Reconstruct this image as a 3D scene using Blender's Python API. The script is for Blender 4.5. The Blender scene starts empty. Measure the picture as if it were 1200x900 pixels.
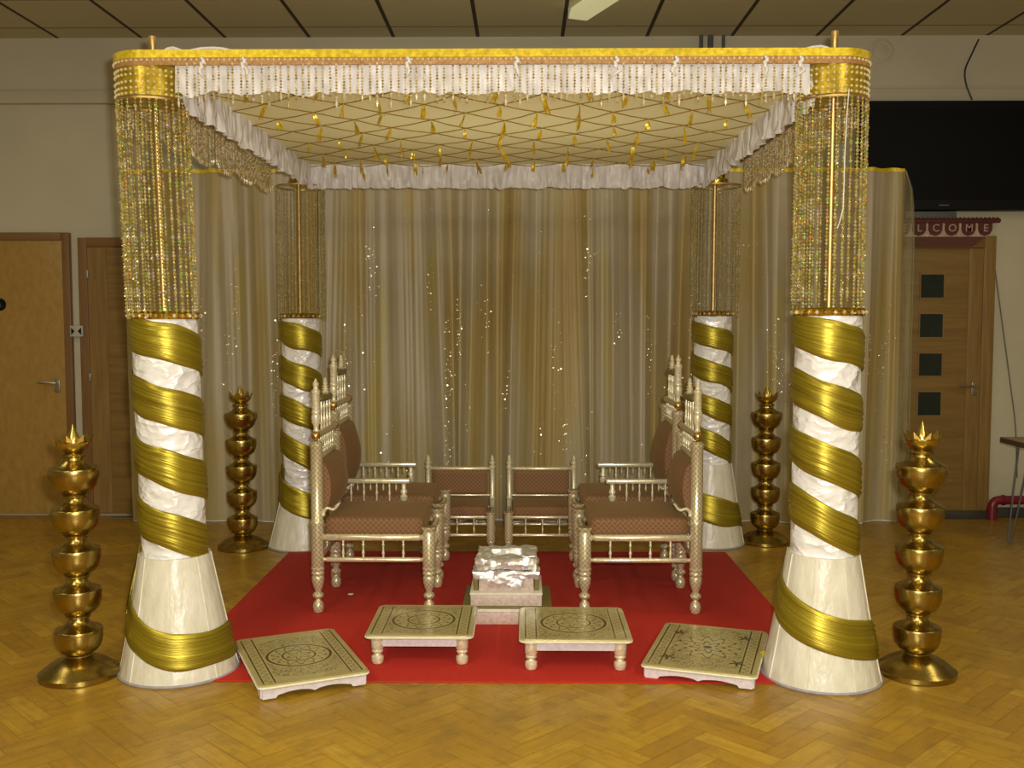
import bpy, bmesh, math, random
from mathutils import Vector, Matrix, noise
PI = math.pi
random.seed(7)
scene = bpy.context.scene
COL = scene.collection

# ---------------------------------------------------------------- camera numbers
H = 1.43
F = 1170.0
PITCH = math.atan(75/F)
YAW = math.atan(13/F)
CAMROT = Matrix.Rotation(YAW, 3, 'Z') @ Matrix.Rotation(PI/2-PITCH, 3, 'X')
def ray(px, py):
    return CAMROT @ Vector(((px-600)/F, (450-py)/F, -1))
def on_z(px, py, z=0.0):
    d = ray(px, py); t = (z-H)/d.z
    return Vector((d.x*t, d.y*t, z))
def on_y(px, py, y):
    d = ray(px, py); t = y/d.y
    return Vector((d.x*t, y, H+d.z*t))

# ---------------------------------------------------------------- materials
class NT:
    def __init__(s, name):
        s.m = bpy.data.materials.new(name); s.m.use_nodes = True
        s.t = s.m.node_tree; s.b = s.t.nodes['Principled BSDF']
    def n(s, kind, **kw):
        nd = s.t.nodes.new(kind)
        for k, v in kw.items():
            if k.startswith('i_'):
                key = k[2:]
                key = int(key) if key.isdigit() else key.replace('_', ' ')
                s.put(nd.inputs[key], v)
            else: setattr(nd, k, v)
        return nd
    def put(s, sock, v):
        if isinstance(v, bpy.types.NodeSocket): s.t.links.new(v, sock)
        else: sock.default_value = v
    def math(s, op, a, b=None, c=None):
        nd = s.t.nodes.new('ShaderNodeMath'); nd.operation = op
        s.put(nd.inputs[0], a)
        if b is not None: s.put(nd.inputs[1], b)
        if c is not None: s.put(nd.inputs[2], c)
        return nd.outputs[0]
    def mix(s, f, a, b):
        nd = s.t.nodes.new('ShaderNodeMix'); nd.data_type = 'RGBA'
        s.put(nd.inputs[0], f); s.put(nd.inputs[6], a); s.put(nd.inputs[7], b)
        return nd.outputs[2]
    def coord(s, which='Object'):
        return s.t.nodes.new('ShaderNodeTexCoord').outputs[which]
    def mapping(s, vec, scale=(1,1,1), rot=(0,0,0), loc=(0,0,0)):
        nd = s.n('ShaderNodeMapping'); s.put(nd.inputs[0], vec)
        nd.inputs['Scale'].default_value = scale; nd.inputs['Rotation'].default_value = rot; nd.inputs['Location'].default_value = loc
        return nd.outputs[0]
    def noise(s, vec, scale, detail=3, rough=0.55, out='Fac'):
        nd = s.n('ShaderNodeTexNoise'); s.put(nd.inputs['Vector'], vec)
        nd.inputs['Scale'].default_value = scale; nd.inputs['Detail'].default_value = detail; nd.inputs['Roughness'].default_value = rough
        return nd.outputs[out]
    def ramp(s, f, stops):
        nd = s.n('ShaderNodeValToRGB'); s.put(nd.inputs[0], f)
        e = nd.color_ramp.elements
        while len(e) < len(stops): e.new(0.5)
        for k, (p, c) in enumerate(stops):
            e[k].position = p; e[k].color = c if len(c) == 4 else (*c, 1)
        return nd.outputs[0]
    def rng(s, v, a, b, c, d):
        nd = s.n('ShaderNodeMapRange'); s.put(nd.inputs[0], v)
        for k, x in zip((1,2,3,4), (a,b,c,d)): nd.inputs[k].default_value = x
        return nd.outputs[0]
    def bump(s, h, strength=0.3, dist=0.01):
        nd = s.n('ShaderNodeBump'); s.put(nd.inputs['Height'], h)
        nd.inputs['Strength'].default_value = strength; nd.inputs['Distance'].default_value = dist
        s.t.links.new(nd.outputs[0], s.b.inputs['Normal'])
    def xyz(s, vec):
        nd = s.n('ShaderNodeSeparateXYZ'); s.put(nd.inputs[0], vec); return nd.outputs
    def set(s, **kw):
        for k, v in kw.items():
            s.put(s.b.inputs[k.replace('_', ' ')], v if not (isinstance(v, tuple) and len(v) == 3) else (*v, 1))
        return s
def plain(name, col, rough=0.5, metal=0.0, vary=0.06, scale=30, bump=0.0, **kw):
    t = NT(name)
    f = t.noise(t.coord(), scale, 4)
    lo = tuple(c*(1-vary*2) for c in col); hi = tuple(min(1, c*(1+vary*2)) for c in col)
    t.set(Base_Color=t.ramp(f, [(0.3, lo), (0.7, hi)]), Roughness=rough, Metallic=metal)
    if bump: t.bump(f, bump, 0.005)
    t.set(**kw)
    return t.m
M = {}
M['wall'] = plain('wall_paint', (0.53,0.495,0.375), 0.75, vary=0.03, scale=1.5)
M['trunk'] = plain('trunking_paint', (0.52,0.475,0.37), 0.6, vary=0.02, scale=3)
M['dark_base'] = plain('skirting_paint', (0.045,0.04,0.035), 0.5, vary=0.15, scale=6)
M['black'] = plain('black_plastic', (0.004,0.0045,0.007), 0.5, vary=0.02, Specular_IOR_Level=0.2)
M['grey'] = plain('grey_metal', (0.09,0.095,0.10), 0.5, vary=0.05)
M['lightgrey'] = plain('pale_grey_plastic', (0.45,0.45,0.42), 0.45, vary=0.04)
M['white'] = plain('white_plastic', (0.8,0.8,0.76), 0.4, vary=0.03)
M['steel'] = plain('brushed_steel', (0.45,0.43,0.38), 0.35, 1.0)
M['rug'] = plain('red_carpet', (0.50,0.020,0.008), 0.95, vary=0.08, scale=220, bump=0.4)
M['redpipe'] = plain('red_gloss_paint', (0.20,0.012,0.022), 0.35)
M['glassdark'] = plain('dark_glazing', (0.015,0.024,0.02), 0.2)
M['maroon'] = plain('maroon_beadwork', (0.085,0.014,0.01), 0.6, vary=0.3, scale=150)
M['pinkwhite'] = plain('pale_bead_ground', (0.5,0.36,0.28), 0.6, vary=0.2, scale=120)
M['letterbead'] = plain('pale_letter_beads', (0.38,0.30,0.24), 0.5, vary=0.2, scale=200)
M['wire'] = plain('black_cable', (0.01,0.01,0.01), 0.5)
M['wire2'] = plain('grey_cable', (0.14,0.12,0.09), 0.5)
M['fluor'] = NT('fluorescent_diffuser').set(Base_Color=(0.75,0.75,0.55), Emission_Color=(0.9,0.85,0.45), Emission_Strength=0.35).m
# brass
t = NT('aged_brass'); n1 = t.noise(t.coord(), 14, 4)
t.set(Base_Color=t.ramp(n1, [(0.3,(0.33,0.235,0.06)), (0.7,(0.52,0.40,0.12))]), Metallic=1.0, Roughness=t.rng(n1, 0.3,0.7,0.32,0.22)); M['brass'] = t.m
M['bright_brass'] = plain('bright_brass', (0.62,0.49,0.14), 0.28, 1.0)
M['pole'] = plain('gold_pole', (0.62,0.43,0.17), 0.45, 1.0)
M['copper_ball'] = plain('copper_gold', (0.76,0.50,0.20), 0.3, 1.0)
M['rim'] = plain('gilded_rim', (0.70,0.43,0.06), 0.25, 1.0, vary=0.35, scale=60, bump=0.6)
# gold cloth trim
def cloth(name, a, b, scale=(1,1,1), nsc=30, rough=0.35, metal=0.0, bump=0.3, coord='Object', sheen=0.0, dist=0.004):
    t = NT(name); v = t.mapping(t.coord(coord), scale)
    f = t.noise(v, nsc, 4)
    t.set(Base_Color=t.ramp(f, [(0.32,a), (0.68,b)]), Roughness=rough, Metallic=metal)
    if sheen: t.set(Sheen_Weight=sheen)
    t.bump(f, bump, dist)
    return t.m
M['gold_trim'] = cloth('gold_sequin_trim', (0.55,0.38,0.008), (0.88,0.68,0.03), (1,1,1), 60, 0.4, 0.3)
M['drum_gold'] = cloth('gold_tissue_drum', (0.34,0.22,0.015), (0.66,0.47,0.04), (1,1,1), 45, 0.3, 0.55)
M['pinkbraid'] = cloth('rose_gold_braid', (0.34,0.17,0.06), (0.55,0.30,0.12), (1,1,1), 90, 0.5, 0.2)
M['ribbon'] = cloth('gold_tissue_ribbon', (0.24,0.18,0.012), (0.47,0.375,0.03), (0.30,11,1), 1.3, 0.36, 0.65, 0.4, 'UV', dist=0.008)
# white satin: creased
t = NT('white_satin')
v0 = t.mapping(t.coord(), (1,1,1.5), (0.2,0.75,0)); wv = t.noise(v0, 5.5, 2, 0.4)
v1 = t.mapping(t.coord(), (1,1,1.8), (0.3,-0.6,0.4)); w2 = t.noise(v1, 10, 2, 0.4)
def ridge(n, k): return t.math('POWER', t.math('SUBTRACT', 1.0, t.math('MULTIPLY', t.math('ABSOLUTE', t.math('SUBTRACT', n, 0.5)), 4.0)), k)
h_ = t.math('ADD', ridge(wv, 2.0), t.math('MULTIPLY', ridge(w2, 2.0), 0.5))
t.set(Base_Color=(0.92,0.92,0.95), Metallic=0.08, Roughness=0.3, Specular_IOR_Level=0.7)
t.bump(h_, 0.7, 0.016); M['satin'] = t.m
t = NT('cream_satin_panels'); v = t.mapping(t.coord(), (1,1,0.35)); wv = t.noise(v, 22, 3)
t.set(Base_Color=t.ramp(wv, [(0.3,(0.66,0.62,0.50)),(0.7,(0.80,0.77,0.68))]), Roughness=0.33, Specular_IOR_Level=0.6)
t.bump(wv, 0.35, 0.02); M['cone'] = t.m
M['piping'] = plain('cream_piping', (0.78,0.75,0.64), 0.5)
t = NT('organza'); v = t.mapping(t.coord(), (1,1,0.3)); wv = t.noise(v, 30, 3)
t.set(Base_Color=t.ramp(wv, [(0.3,(0.60,0.57,0.56)),(0.7,(0.86,0.83,0.84))]), Roughness=0.4); t.bump(wv, 0.5, 0.01); M['organza'] = t.m
t = NT('canopy_cloth'); v = t.mapping(t.coord(), (1,1,1)); wv = t.noise(v, 1.6, 2)
t.set(Base_Color=t.ramp(wv, [(0.3,(0.88,0.82,0.56)),(0.7,(0.93,0.88,0.64))]), Roughness=0.7, Emission_Color=(0,0,0,1)); 
tr_ = t.n('ShaderNodeBsdfTranslucent'); tr_.inputs[0].default_value = (0.92,0.88,0.62,1); mx_ = t.n('ShaderNodeMixShader'); mx_.inputs[0].default_value = 0.42
t.t.links.new(t.b.outputs[0], mx_.inputs[1]); t.t.links.new(tr_.outputs[0], mx_.inputs[2]); t.t.links.new(mx_.outputs[0], t.t.nodes['Material Output'].inputs[0])
M['canopycloth'] = t.m
M['cord'] = plain('gold_cord', (0.36,0.22,0.015), 0.5, 0.2)
M['tassel'] = cloth('gold_tassel', (0.48,0.30,0.01), (0.80,0.58,0.03), (1,1,1), 40, 0.35, 0.4)
# beads: random tint per bead, flash sparkle of the crystals painted in as hues
def beadmat(name, cols, metal=0.65, rough=0.15):
    t = NT(name); g = t.n('ShaderNodeNewGeometry').outputs['Random Per Island']; g = t.math('FRACT', t.math('ADD', g, t.n('ShaderNodeObjectInfo').outputs['Random']))
    t.set(Base_Color=t.ramp(g, cols), Metallic=metal, Roughness=rough)
    return t.m
M['bead'] = beadmat('iridescent_crystal', [(0,(0.45,0.37,0.08)),(0.40,(0.82,0.72,0.26)),(0.66,(1.0,0.97,0.72)),(0.80,(0.66,0.60,0.20)),(0.85,(0.45,0.85,0.25)),(0.89,(0.95,0.75,0.25)),(0.93,(0.95,0.5,0.15)),(0.96,(0.6,0.65,0.95)),(1,(1,0.95,0.6))])  # green, orange and blue stops paint flash glints into the bead colour
M['bead2'] = beadmat('champagne_crystal', [(0,(0.40,0.28,0.10)),(0.5,(0.72,0.60,0.32)),(0.8,(0.98,0.94,0.78)),(1,(0.7,0.55,0.22))], 0.35, 0.22)
M['bead3'] = beadmat('fine_gold_crystal', [(0,(0.42,0.34,0.12)),(0.8,(0.62,0.54,0.24)),(1,(1,0.95,0.7))], 0.3, 0.25)
M['stud'] = plain('pearl_gold_stud', (1.0,0.88,0.52), 0.3, 0.3)
M['sequin'] = plain('sequin', (1.0,0.95,0.74), 0.36, 0.9)
# backdrop curtain: alternating gold and silver lilac sheers
def curtain_mat(name, shift):
    t = NT(name); o = t.coord()
    sx = t.xyz(o)[0]; 
    v = t.mapping(o, (1,0,0.09), loc=(shift,0,0))
    a = t.noise(v, 4.2, 1, 0.5); b = t.noise(v, 10, 2, 0.55); c = t.noise(t.mapping(o, (1,0,0.05), loc=(shift+5,0,0)), 60, 2)
    f = t.math('ADD', t.math('MULTIPLY', a, 0.7), t.math('MULTIPLY', b, 0.3))
    c1 = t.ramp(f, [(0.32,(0.33,0.20,0.04)), (0.42,(0.38,0.275,0.08)), (0.49,(0.39,0.32,0.18)), (0.56,(0.44,0.37,0.27)), (0.62,(0.40,0.335,0.21)), (0.68,(0.42,0.335,0.10))])
    c2 = t.mix(t.math('MULTIPLY', c, 0.35), c1, (0.48,0.42,0.24,1))
    t.set(Base_Color=c2, Roughness=0.5, Metallic=0.1, Sheen_Weight=0.15)
    t.bump(c, 0.15, 0.004)
    return t.m
M['curtain'] = curtain_mat('gold_and_lilac_sheer', 0.0)
t = NT('sheer_edge'); wv = t.noise(t.mapping(t.coord(), (1,0,0.05)), 40, 2)
t.set(Base_Color=(0.42,0.36,0.18), Roughness=0.5, Alpha=t.rng(wv, 0.3,0.7,0.25,0.6)); M['sheeredge'] = t.m
# timber
def wood(name, a, b, axis=2, sc=3.0, rough=0.45):
    t = NT(name); s = [14,14,14]; s[axis] = 0.9
    v = t.mapping(t.coord(), tuple(s)); f = t.noise(v, sc, 5, 0.6)
    t.set(Base_Color=t.ramp(f, [(0.3,a),(0.7,b)]), Roughness=rough); return t.m
t = NT('birch_door'); f = t.noise(t.mapping(t.coord(), (3,3,1.5)), 9, 6, 0.7)
t.set(Base_Color=t.ramp(f, [(0.3,(0.32,0.19,0.045)),(0.7,(0.42,0.26,0.07))]), Roughness=0.35); M['birch'] = t.m
M['oak_v'] = wood('oak_vertical', (0.20,0.115,0.03), (0.29,0.175,0.052), 2)
M['oak_h'] = wood('oak_horizontal', (0.18,0.105,0.028), (0.27,0.165,0.047), 0)
M['frame'] = wood('brown_frame', (0.17,0.085,0.03), (0.24,0.125,0.045), 2)
M['frame_h'] = wood('brown_frame_across', (0.17,0.085,0.03), (0.24,0.125,0.045), 0)
M['tabletop'] = wood('table_laminate', (0.28,0.18,0.09), (0.36,0.24,0.12), 0)
M['tableedge'] = plain('table_edge', (0.09,0.06,0.035), 0.5)
# parquet
t = NT('parquet'); g = t.n('ShaderNodeNewGeometry').outputs['Random Per Island']
uv = t.mapping(t.coord('UV'), (60,5,1)); gr = t.noise(uv, 1.0, 4, 0.6)
big = t.noise(t.coord(), 1.1, 4, 0.6); dirt = t.noise(t.coord(), 9, 5, 0.7)
c = t.ramp(g, [(0,(0.42,0.235,0.022)),(0.25,(0.49,0.285,0.026)),(0.7,(0.53,0.32,0.03)),(1,(0.59,0.37,0.042))])
c = t.mix(t.math('MULTIPLY', t.rng(gr,0.35,0.7,0,1), 0.5), c, (0.30,0.14,0.02,1))
c = t.mix(t.math('MULTIPLY', t.rng(big,0.42,0.66,0,1), 0.50), c, (0.26,0.15,0.035,1))
c = t.mix(t.math('MULTIPLY', t.rng(dirt,0.50,0.72,0,1), 0.5), c, (0.17,0.11,0.04,1))
t.set(Base_Color=c, Roughness=t.rng(dirt,0.3,0.7,0.24,0.42), Specular_IOR_Level=0.4); t.bump(gr, 0.05, 0.001); M['parquet'] = t.m
M['subfloor'] = plain('parquet_joints', (0.20,0.10,0.018), 0.6)
# ceiling tiles
YW = on_z(613, 605).y; ZC = on_y(613, 43, YW).z
GX = on_y(560, 43, YW).x; GY = on_z(613, 31, ZC).y
t = NT('ceiling_tiles'); o = t.coord(); s = t.xyz(o)
fx = t.math('ABSOLUTE', t.math('SUBTRACT', t.math('FRACT', t.math('DIVIDE', t.math('ADD', s[0], -GX+59.8-0.299), 0.598)), 0.5))
fy = t.math('ABSOLUTE', t.math('SUBTRACT', t.math('FRACT', t.math('DIVIDE', t.math('ADD', s[1], 60-GY+0.30), 0.60)), 0.5))
mx = t.math('LESS_THAN', fx, 0.022); my = t.math('LESS_THAN', fy, 0.016)
f = t.noise(o, 90, 3, 0.7); fb = t.noise(o, 0.8, 2)
base = t.mix(t.math('MULTIPLY', f, 0.5), (0.53,0.49,0.32,1), (0.46,0.42,0.265,1))
base = t.mix(my, base, (0.20,0.165,0.10,1)); base = t.mix(mx, base, (0.035,0.026,0.02,1))
t.set(Base_Color=base, Roughness=0.8); M['ceiling'] = t.m
# sankheda lacquer: plain light gold, scale-patterned gold, brown ring
M['lac'] = plain('pale_gold_lacquer', (0.76,0.70,0.50), 0.3, 0.3, vary=0.12, scale=80)
M['lac_top'] = plain('silver_gold_lacquer', (0.78,0.71,0.50), 0.25, 0.5, vary=0.1, scale=60)
def scales(name, k_u, k_v, a, b, coord='UV', thr=0.1, metal=0.4, rough=0.32):
    t = NT(name); s = t.xyz(t.coord(coord))
    u = t.math('MULTIPLY', s[0], k_u); v = t.math('MULTIPLY', s[1], k_v)
    p = t.math('SINE', t.math('ADD', u, v)); q = t.math('SINE', t.math('SUBTRACT', u, v))
    w = t.math('MINIMUM', t.math('ABSOLUTE', p), t.math('ABSOLUTE', q))
    f = t.rng(w, thr, thr+0.2, 1, 0)
    t.set(Base_Color=t.mix(f, (*a,1), (*b,1)), Metallic=metal, Roughness=rough); return t.m
M['scale'] = scales('scale_pattern_lacquer', 2*PI*4, 130, (0.74,0.67,0.46), (0.34,0.24,0.10), thr=0.12)
def fabric(name):
    t = NT(name); s = t.xyz(t.coord())
    a = t.math('ADD', s[0], s[1])
    def dia(k):
        p = t.math('SINE', t.math('MULTIPLY', t.math('ADD', a, s[2]), k)); q = t.math('SINE', t.math('MULTIPLY', t.math('SUBTRACT', a, s[2]), k))
        return t.math('MINIMUM', t.math('ABSOLUTE', p), t.math('ABSOLUTE', q))
    n = t.noise(t.coord(), 300, 2)
    f = t.rng(dia(120), 0.1,0.38,1,0)
    c = t.mix(f, (0.19,0.088,0.034,1), (0.33,0.19,0.085,1)); c = t.mix(t.math('MULTIPLY', n, 0.4), c, (0.15,0.07,0.03,1))
    t.set(Base_Color=c, Roughness=0.75, Sheen_Weight=0.12, Sheen_Tint=(0.9,0.7,0.3)); t.b.inputs['Sheen Roughness'].default_value = 0.4; return t.m
M['fabric'] = fabric('brown_diamond_brocade')
M['pinkwood'] = plain('pale_pink_lacquer', (0.62,0.50,0.44), 0.4, 0.1, vary=0.1, scale=60)
M['skirtwood'] = plain('pale_lilac_lacquer', (0.66,0.60,0.64), 0.4, 0.0, vary=0.06, scale=60)
M['oliveside'] = plain('olive_gold_lacquer', (0.22,0.18,0.05), 0.35, 0.3)
# foil
t = NT('kitchen_foil'); vn = t.n('ShaderNodeTexVoronoi'); t.put(vn.inputs['Vector'], t.coord()); vn.inputs['Scale'].default_value = 24
t.set(Base_Color=(0.86,0.85,0.84), Metallic=0.7, Roughness=0.38); t.bump(vn.outputs['Distance'], 0.6, 0.012); M['foil'] = t.m
# stool tops: dark painted rosette and border lines on olive gold
def stool_mat(name, hx, hy, kind):
    t = NT(name); s = t.xyz(t.coord()); x, y = s[0], s[1]
    ax = t.math('ABSOLUTE', x); ay = t.math('ABSOLUTE', y)
    r = t.math('SQRT', t.math('ADD', t.math('MULTIPLY', x, x), t.math('MULTIPLY', y, y)))
    th = t.math('ARCTAN2', y, x)
    def line(v, c, w): return t.math('LESS_THAN', t.math('ABSOLUTE', t.math('SUBTRACT', v, c)), w)
    def gt(v, c): return t.math('GREATER_THAN', v, c)
    def lt(v, c): return t.math('LESS_THAN', v, c)
    def mul(*a):
        o = a[0]
        for b in a[1:]: o = t.math('MULTIPLY', o, b)
        return o
    def mx(*a):
        o = a[0]
        for b in a[1:]: o = t.math('MAXIMUM', o, b)
        return o
    iny = lt(ay, hy-0.022)
    marks = [mul(line(ax, hx-0.022, 0.003), iny), mul(line(ax, hx-0.066, 0.003), iny)]
    # scroll work between the border lines
    sc = t.math('SUBTRACT', ax, t.math('ADD', hx-0.044, t.math('MULTIPLY', t.math('SINE', t.math('MULTIPLY', y, 150)), 0.010)))
    marks.append(t.math('MULTIPLY', mul(lt(t.math('ABSOLUTE', sc), 0.003), iny), 0.65))
    if kind == 'ring':
        R = min(hx, hy)
        marks += [line(r, R*0.60, 0.0052), line(r, R*0.31, 0.0038)]
        pet = t.math('ADD', R*0.45, t.math('MULTIPLY', t.math('SINE', t.math('MULTIPLY', th, 14)), R*0.07))
        marks.append(t.math('MULTIPLY', line(t.math('SUBTRACT', r, pet), 0.0, 0.0042), 0.9))
        pet2 = t.math('ADD', R*0.16, t.math('MULTIPLY', t.math('SINE', t.math('MULTIPLY', th, 6)), R*0.07))
        marks.append(t.math('MULTIPLY', line(t.math('SUBTRACT', r, pet2), 0.0, 0.0042), 0.9))
        lo, hi = R*0.66, R*0.92
    else:
        R = min(hx, hy)
        pet = t.math('ADD', R*0.24, t.math('MULTIPLY', t.math('SINE', t.math('MULTIPLY', th, 8)), R*0.08))
        marks.append(line(t.math('SUBTRACT', r, pet), 0.0, 0.006))
        pet = t.math('ADD', R*0.50, t.math('MULTIPLY', t.math('SINE', t.math('MULTIPLY', th, 12)), R*0.10))
        marks.append(t.math('MULTIPLY', line(t.math('SUBTRACT', r, pet), 0.0, 0.006), 0.9))
        marks.append(lt(r, R*0.08))
        fx_ = t.math('SUBTRACT', ax, R*0.62); fy_ = t.math('SUBTRACT', ay, R*0.74)
        fr_ = t.math('SQRT', t.math('ADD', t.math('MULTIPLY', fx_, fx_), t.math('MULTIPLY', fy_, fy_))); ft_ = t.math('ARCTAN2', fy_, fx_)
        marks.append(lt(fr_, t.math('ADD', R*0.09, t.math('MULTIPLY', t.math('SINE', t.math('MULTIPLY', ft_, 5)), R*0.06))))
        lo, hi = R*0.60, R*0.95
    fl = t.noise(t.coord(), 75, 2, 0.5)
    speck = mul(line(fl, 0.5, 0.035), gt(r, lo), lt(ax, hx-0.075), lt(ay, hy-0.03), lt(r, hi*1.25))
    marks.append(t.math('MULTIPLY', speck, 0.8))
    marks.append(t.math('MULTIPLY', mul(line(ay, hy-0.028, 0.0012), lt(ax, hx-0.066)), 0.5))
    f = mx(*marks)
    n = t.noise(t.coord(), 30, 3)
    base = t.mix(n, (0.52,0.455,0.19,1), (0.63,0.56,0.27,1))
    t.set(Base_Color=t.mix(t.math('MULTIPLY', f, 0.95), base, (0.06,0.04,0.010,1)), Roughness=0.28, Metallic=0.25, Coat_Weight=0.4, Coat_Roughness=0.1)
    return t.m

# ---------------------------------------------------------------- mesh helpers
def newbm():
    bm = bmesh.new(); bm.loops.layers.uv.new('UVMap'); return bm
def obj(name, bm, m, parent=None, smooth=True, loc=None, rot=None, flat_angle=None):
    me = bpy.data.meshes.new(name)
    bmesh.ops.recalc_face_normals(bm, faces=bm.faces[:]) if flat_angle != 'keep' else None
    bm.to_mesh(me); bm.free()
    me.materials.append(M[m] if isinstance(m, str) else m)
    if smooth:
        for p in me.polygons: p.use_smooth = True
        if flat_angle != 'keep':
            try: me.set_sharp_from_angle(angle=math.radians(flat_angle or 40))
            except Exception: pass
    o = bpy.data.objects.new(name, me); COL.objects.link(o)
    if parent: o.parent = parent
    if loc: o.location = loc
    if rot: o.rotation_euler = rot
    return o
def tag(o, label=None, cat=None, group=None, kind=None):
    if label: o['label'] = label
    if cat: o['category'] = cat
    if group: o['group'] = group
    if kind: o['kind'] = kind
    return o
def thing(name, label, cat, loc=(0,0,0), rz=0.0, group=None):
    o = bpy.data.objects.new(name, None); COL.objects.link(o)
    o.location = loc; o.rotation_euler = (0,0,rz); o.empty_display_size = 0.1
    return tag(o, label, cat, group)
def box(bm, x0,x1,y0,y1,z0,z1, bev=0.0, mat=None):
    vs = [bm.verts.new((x,y,z)) for x in (x0,x1) for y in (y0,y1) for z in (z0,z1)]
    idx = [(0,1,3,2),(4,6,7,5),(0,4,5,1),(2,3,7,6),(0,2,6,4),(1,5,7,3)]
    fs = [bm.faces.new([vs[i] for i in f]) for f in idx]
    if bev:
        es = list({e for f in fs for e in f.edges})
        bmesh.ops.bevel(bm, geom=es, offset=bev, segments=3, profile=0.5, affect='EDGES')
    return bm
def lathe(bm, prof, org=(0,0,0), seg=24, axis=(0,0,1), shear=(0,0), cap=True):
    """prof: list of (r, t) along the axis; shear moves x,y per unit t"""
    uvl = bm.loops.layers.uv[0]
    ax = Vector(axis).normalized(); q = Vector((0,0,1)).rotation_difference(ax)
    org = Vector(org); rings = []
    for r, t_ in prof:
        ring = []
        for k in range(seg):
            a = 2*PI*k/seg
            p = q @ Vector((r*math.cos(a), r*math.sin(a), t_)) + Vector((shear[0]*t_, shear[1]*t_, 0))
            ring.append(bm.verts.new(org+p))
        rings.append(ring)
    for i in range(len(rings)-1):
        for k in range(seg):
            k2 = (k+1) % seg
            f = bm.faces.new((rings[i][k], rings[i][k2], rings[i+1][k2], rings[i+1][k]))
            uv = [(k/seg, prof[i][1]), ((k+1)/seg, prof[i][1]), ((k+1)/seg, prof[i+1][1]), (k/seg, prof[i+1][1])]
            for l, c in zip(f.loops, uv): l[uvl].uv = c
    if cap:
        bm.faces.new(list(reversed(rings[0]))); bm.faces.new(rings[-1])
    return bm
def tube(bm, pts, r, seg=8, radii=None):
    pts = [Vector(p) for p in pts]; rings = []; up = Vector((0,0,1)); prev = None
    for i, p in enumerate(pts):
        if i == 0: d = pts[1]-pts[0]
        elif i == len(pts)-1: d = pts[-1]-pts[-2]
        else: d = pts[i+1]-pts[i-1]
        d.normalize()
        if prev is None:
            a = d.cross(up); a = a if a.length > 1e-3 else d.cross(Vector((1,0,0)))
        else: a = prev - d*prev.dot(d)
        a.normalize(); prev = a; b = d.cross(a)
        rr = radii[i] if radii else r
        rings.append([bm.verts.new(p+(a*math.cos(2*PI*k/seg)+b*math.sin(2*PI*k/seg))*rr) for k in range(seg)])
    for i in range(len(rings)-1):
        for k in range(seg): bm.faces.new((rings[i][k], rings[i][(k+1)%seg], rings[i+1][(k+1)%seg], rings[i+1][k]))
    bm.faces.new(list(reversed(rings[0]))); bm.faces.new(rings[-1])
    return bm
def sphere(bm, c, r, seg=12, squash=1.0):
    n = seg//2
    prof = [(max(1e-4, r*math.sin(PI*i/n)), -r*squash*math.cos(PI*i/n)) for i in range(n+1)]
    prof[0] = (r*0.02, prof[0][1]); prof[-1] = (r*0.02, prof[-1][1])
    return lathe(bm, prof, c, seg)
def octa(bm, c, r, h=None, tw=0.0):
    h = h or r; c = Vector(c)
    eq = [bm.verts.new(c+Vector((r*math.cos(tw+k*PI/3), r*math.sin(tw+k*PI/3), 0))) for k in range(6)]
    a = bm.verts.new(c+Vector((0,0,h))); b = bm.verts.new(c-Vector((0,0,h)))
    for k in range(6):
        bm.faces.new((eq[k], eq[(k+1)%6], a)); bm.faces.new((eq[(k+1)%6], eq[k], b))
def prism(bm, pts, z0, z1):
    a = [bm.verts.new((x,y,z0)) for x,y in pts]; b = [bm.verts.new((x,y,z1)) for x,y in pts]
    n = len(pts)
    for k in range(n): bm.faces.new((a[k], a[(k+1)%n], b[(k+1)%n], b[k]))
    bm.faces.new(list(reversed(a))); bm.faces.new(b)
    return bm
def xz_prism(bm, pts, y0, y1):
    a = [bm.verts.new((x,y0,z)) for x,z in pts]; b = [bm.verts.new((x,y1,z)) for x,z in pts]
    n = len(pts)
    for k in range(n): bm.faces.new((a[k], a[(k+1)%n], b[(k+1)%n], b[k]))
    bm.faces.new(list(reversed(a))); bm.faces.new(b)
    return bm
def rrect(hx, hy, r, n=5):
    pts = []
    for cx, cy, a0 in ((hx-r,hy-r,0),(-hx+r,hy-r,PI/2),(-hx+r,-hy+r,PI),(hx-r,-hy+r,1.5*PI)):
        for k in range(n+1):
            a = a0+PI/2*k/n; pts.append((cx+r*math.cos(a), cy+r*math.sin(a)))
    return pts
def lerp(a, b, t_): return a+(b-a)*t_

# ---------------------------------------------------------------- the room
YW = on_z(613, 605).y           # foot of the back wall
ZC = on_y(613, 43, YW).z        # ceiling height
XL, XR, YB = -6.2, 6.4, -5.0
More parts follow.
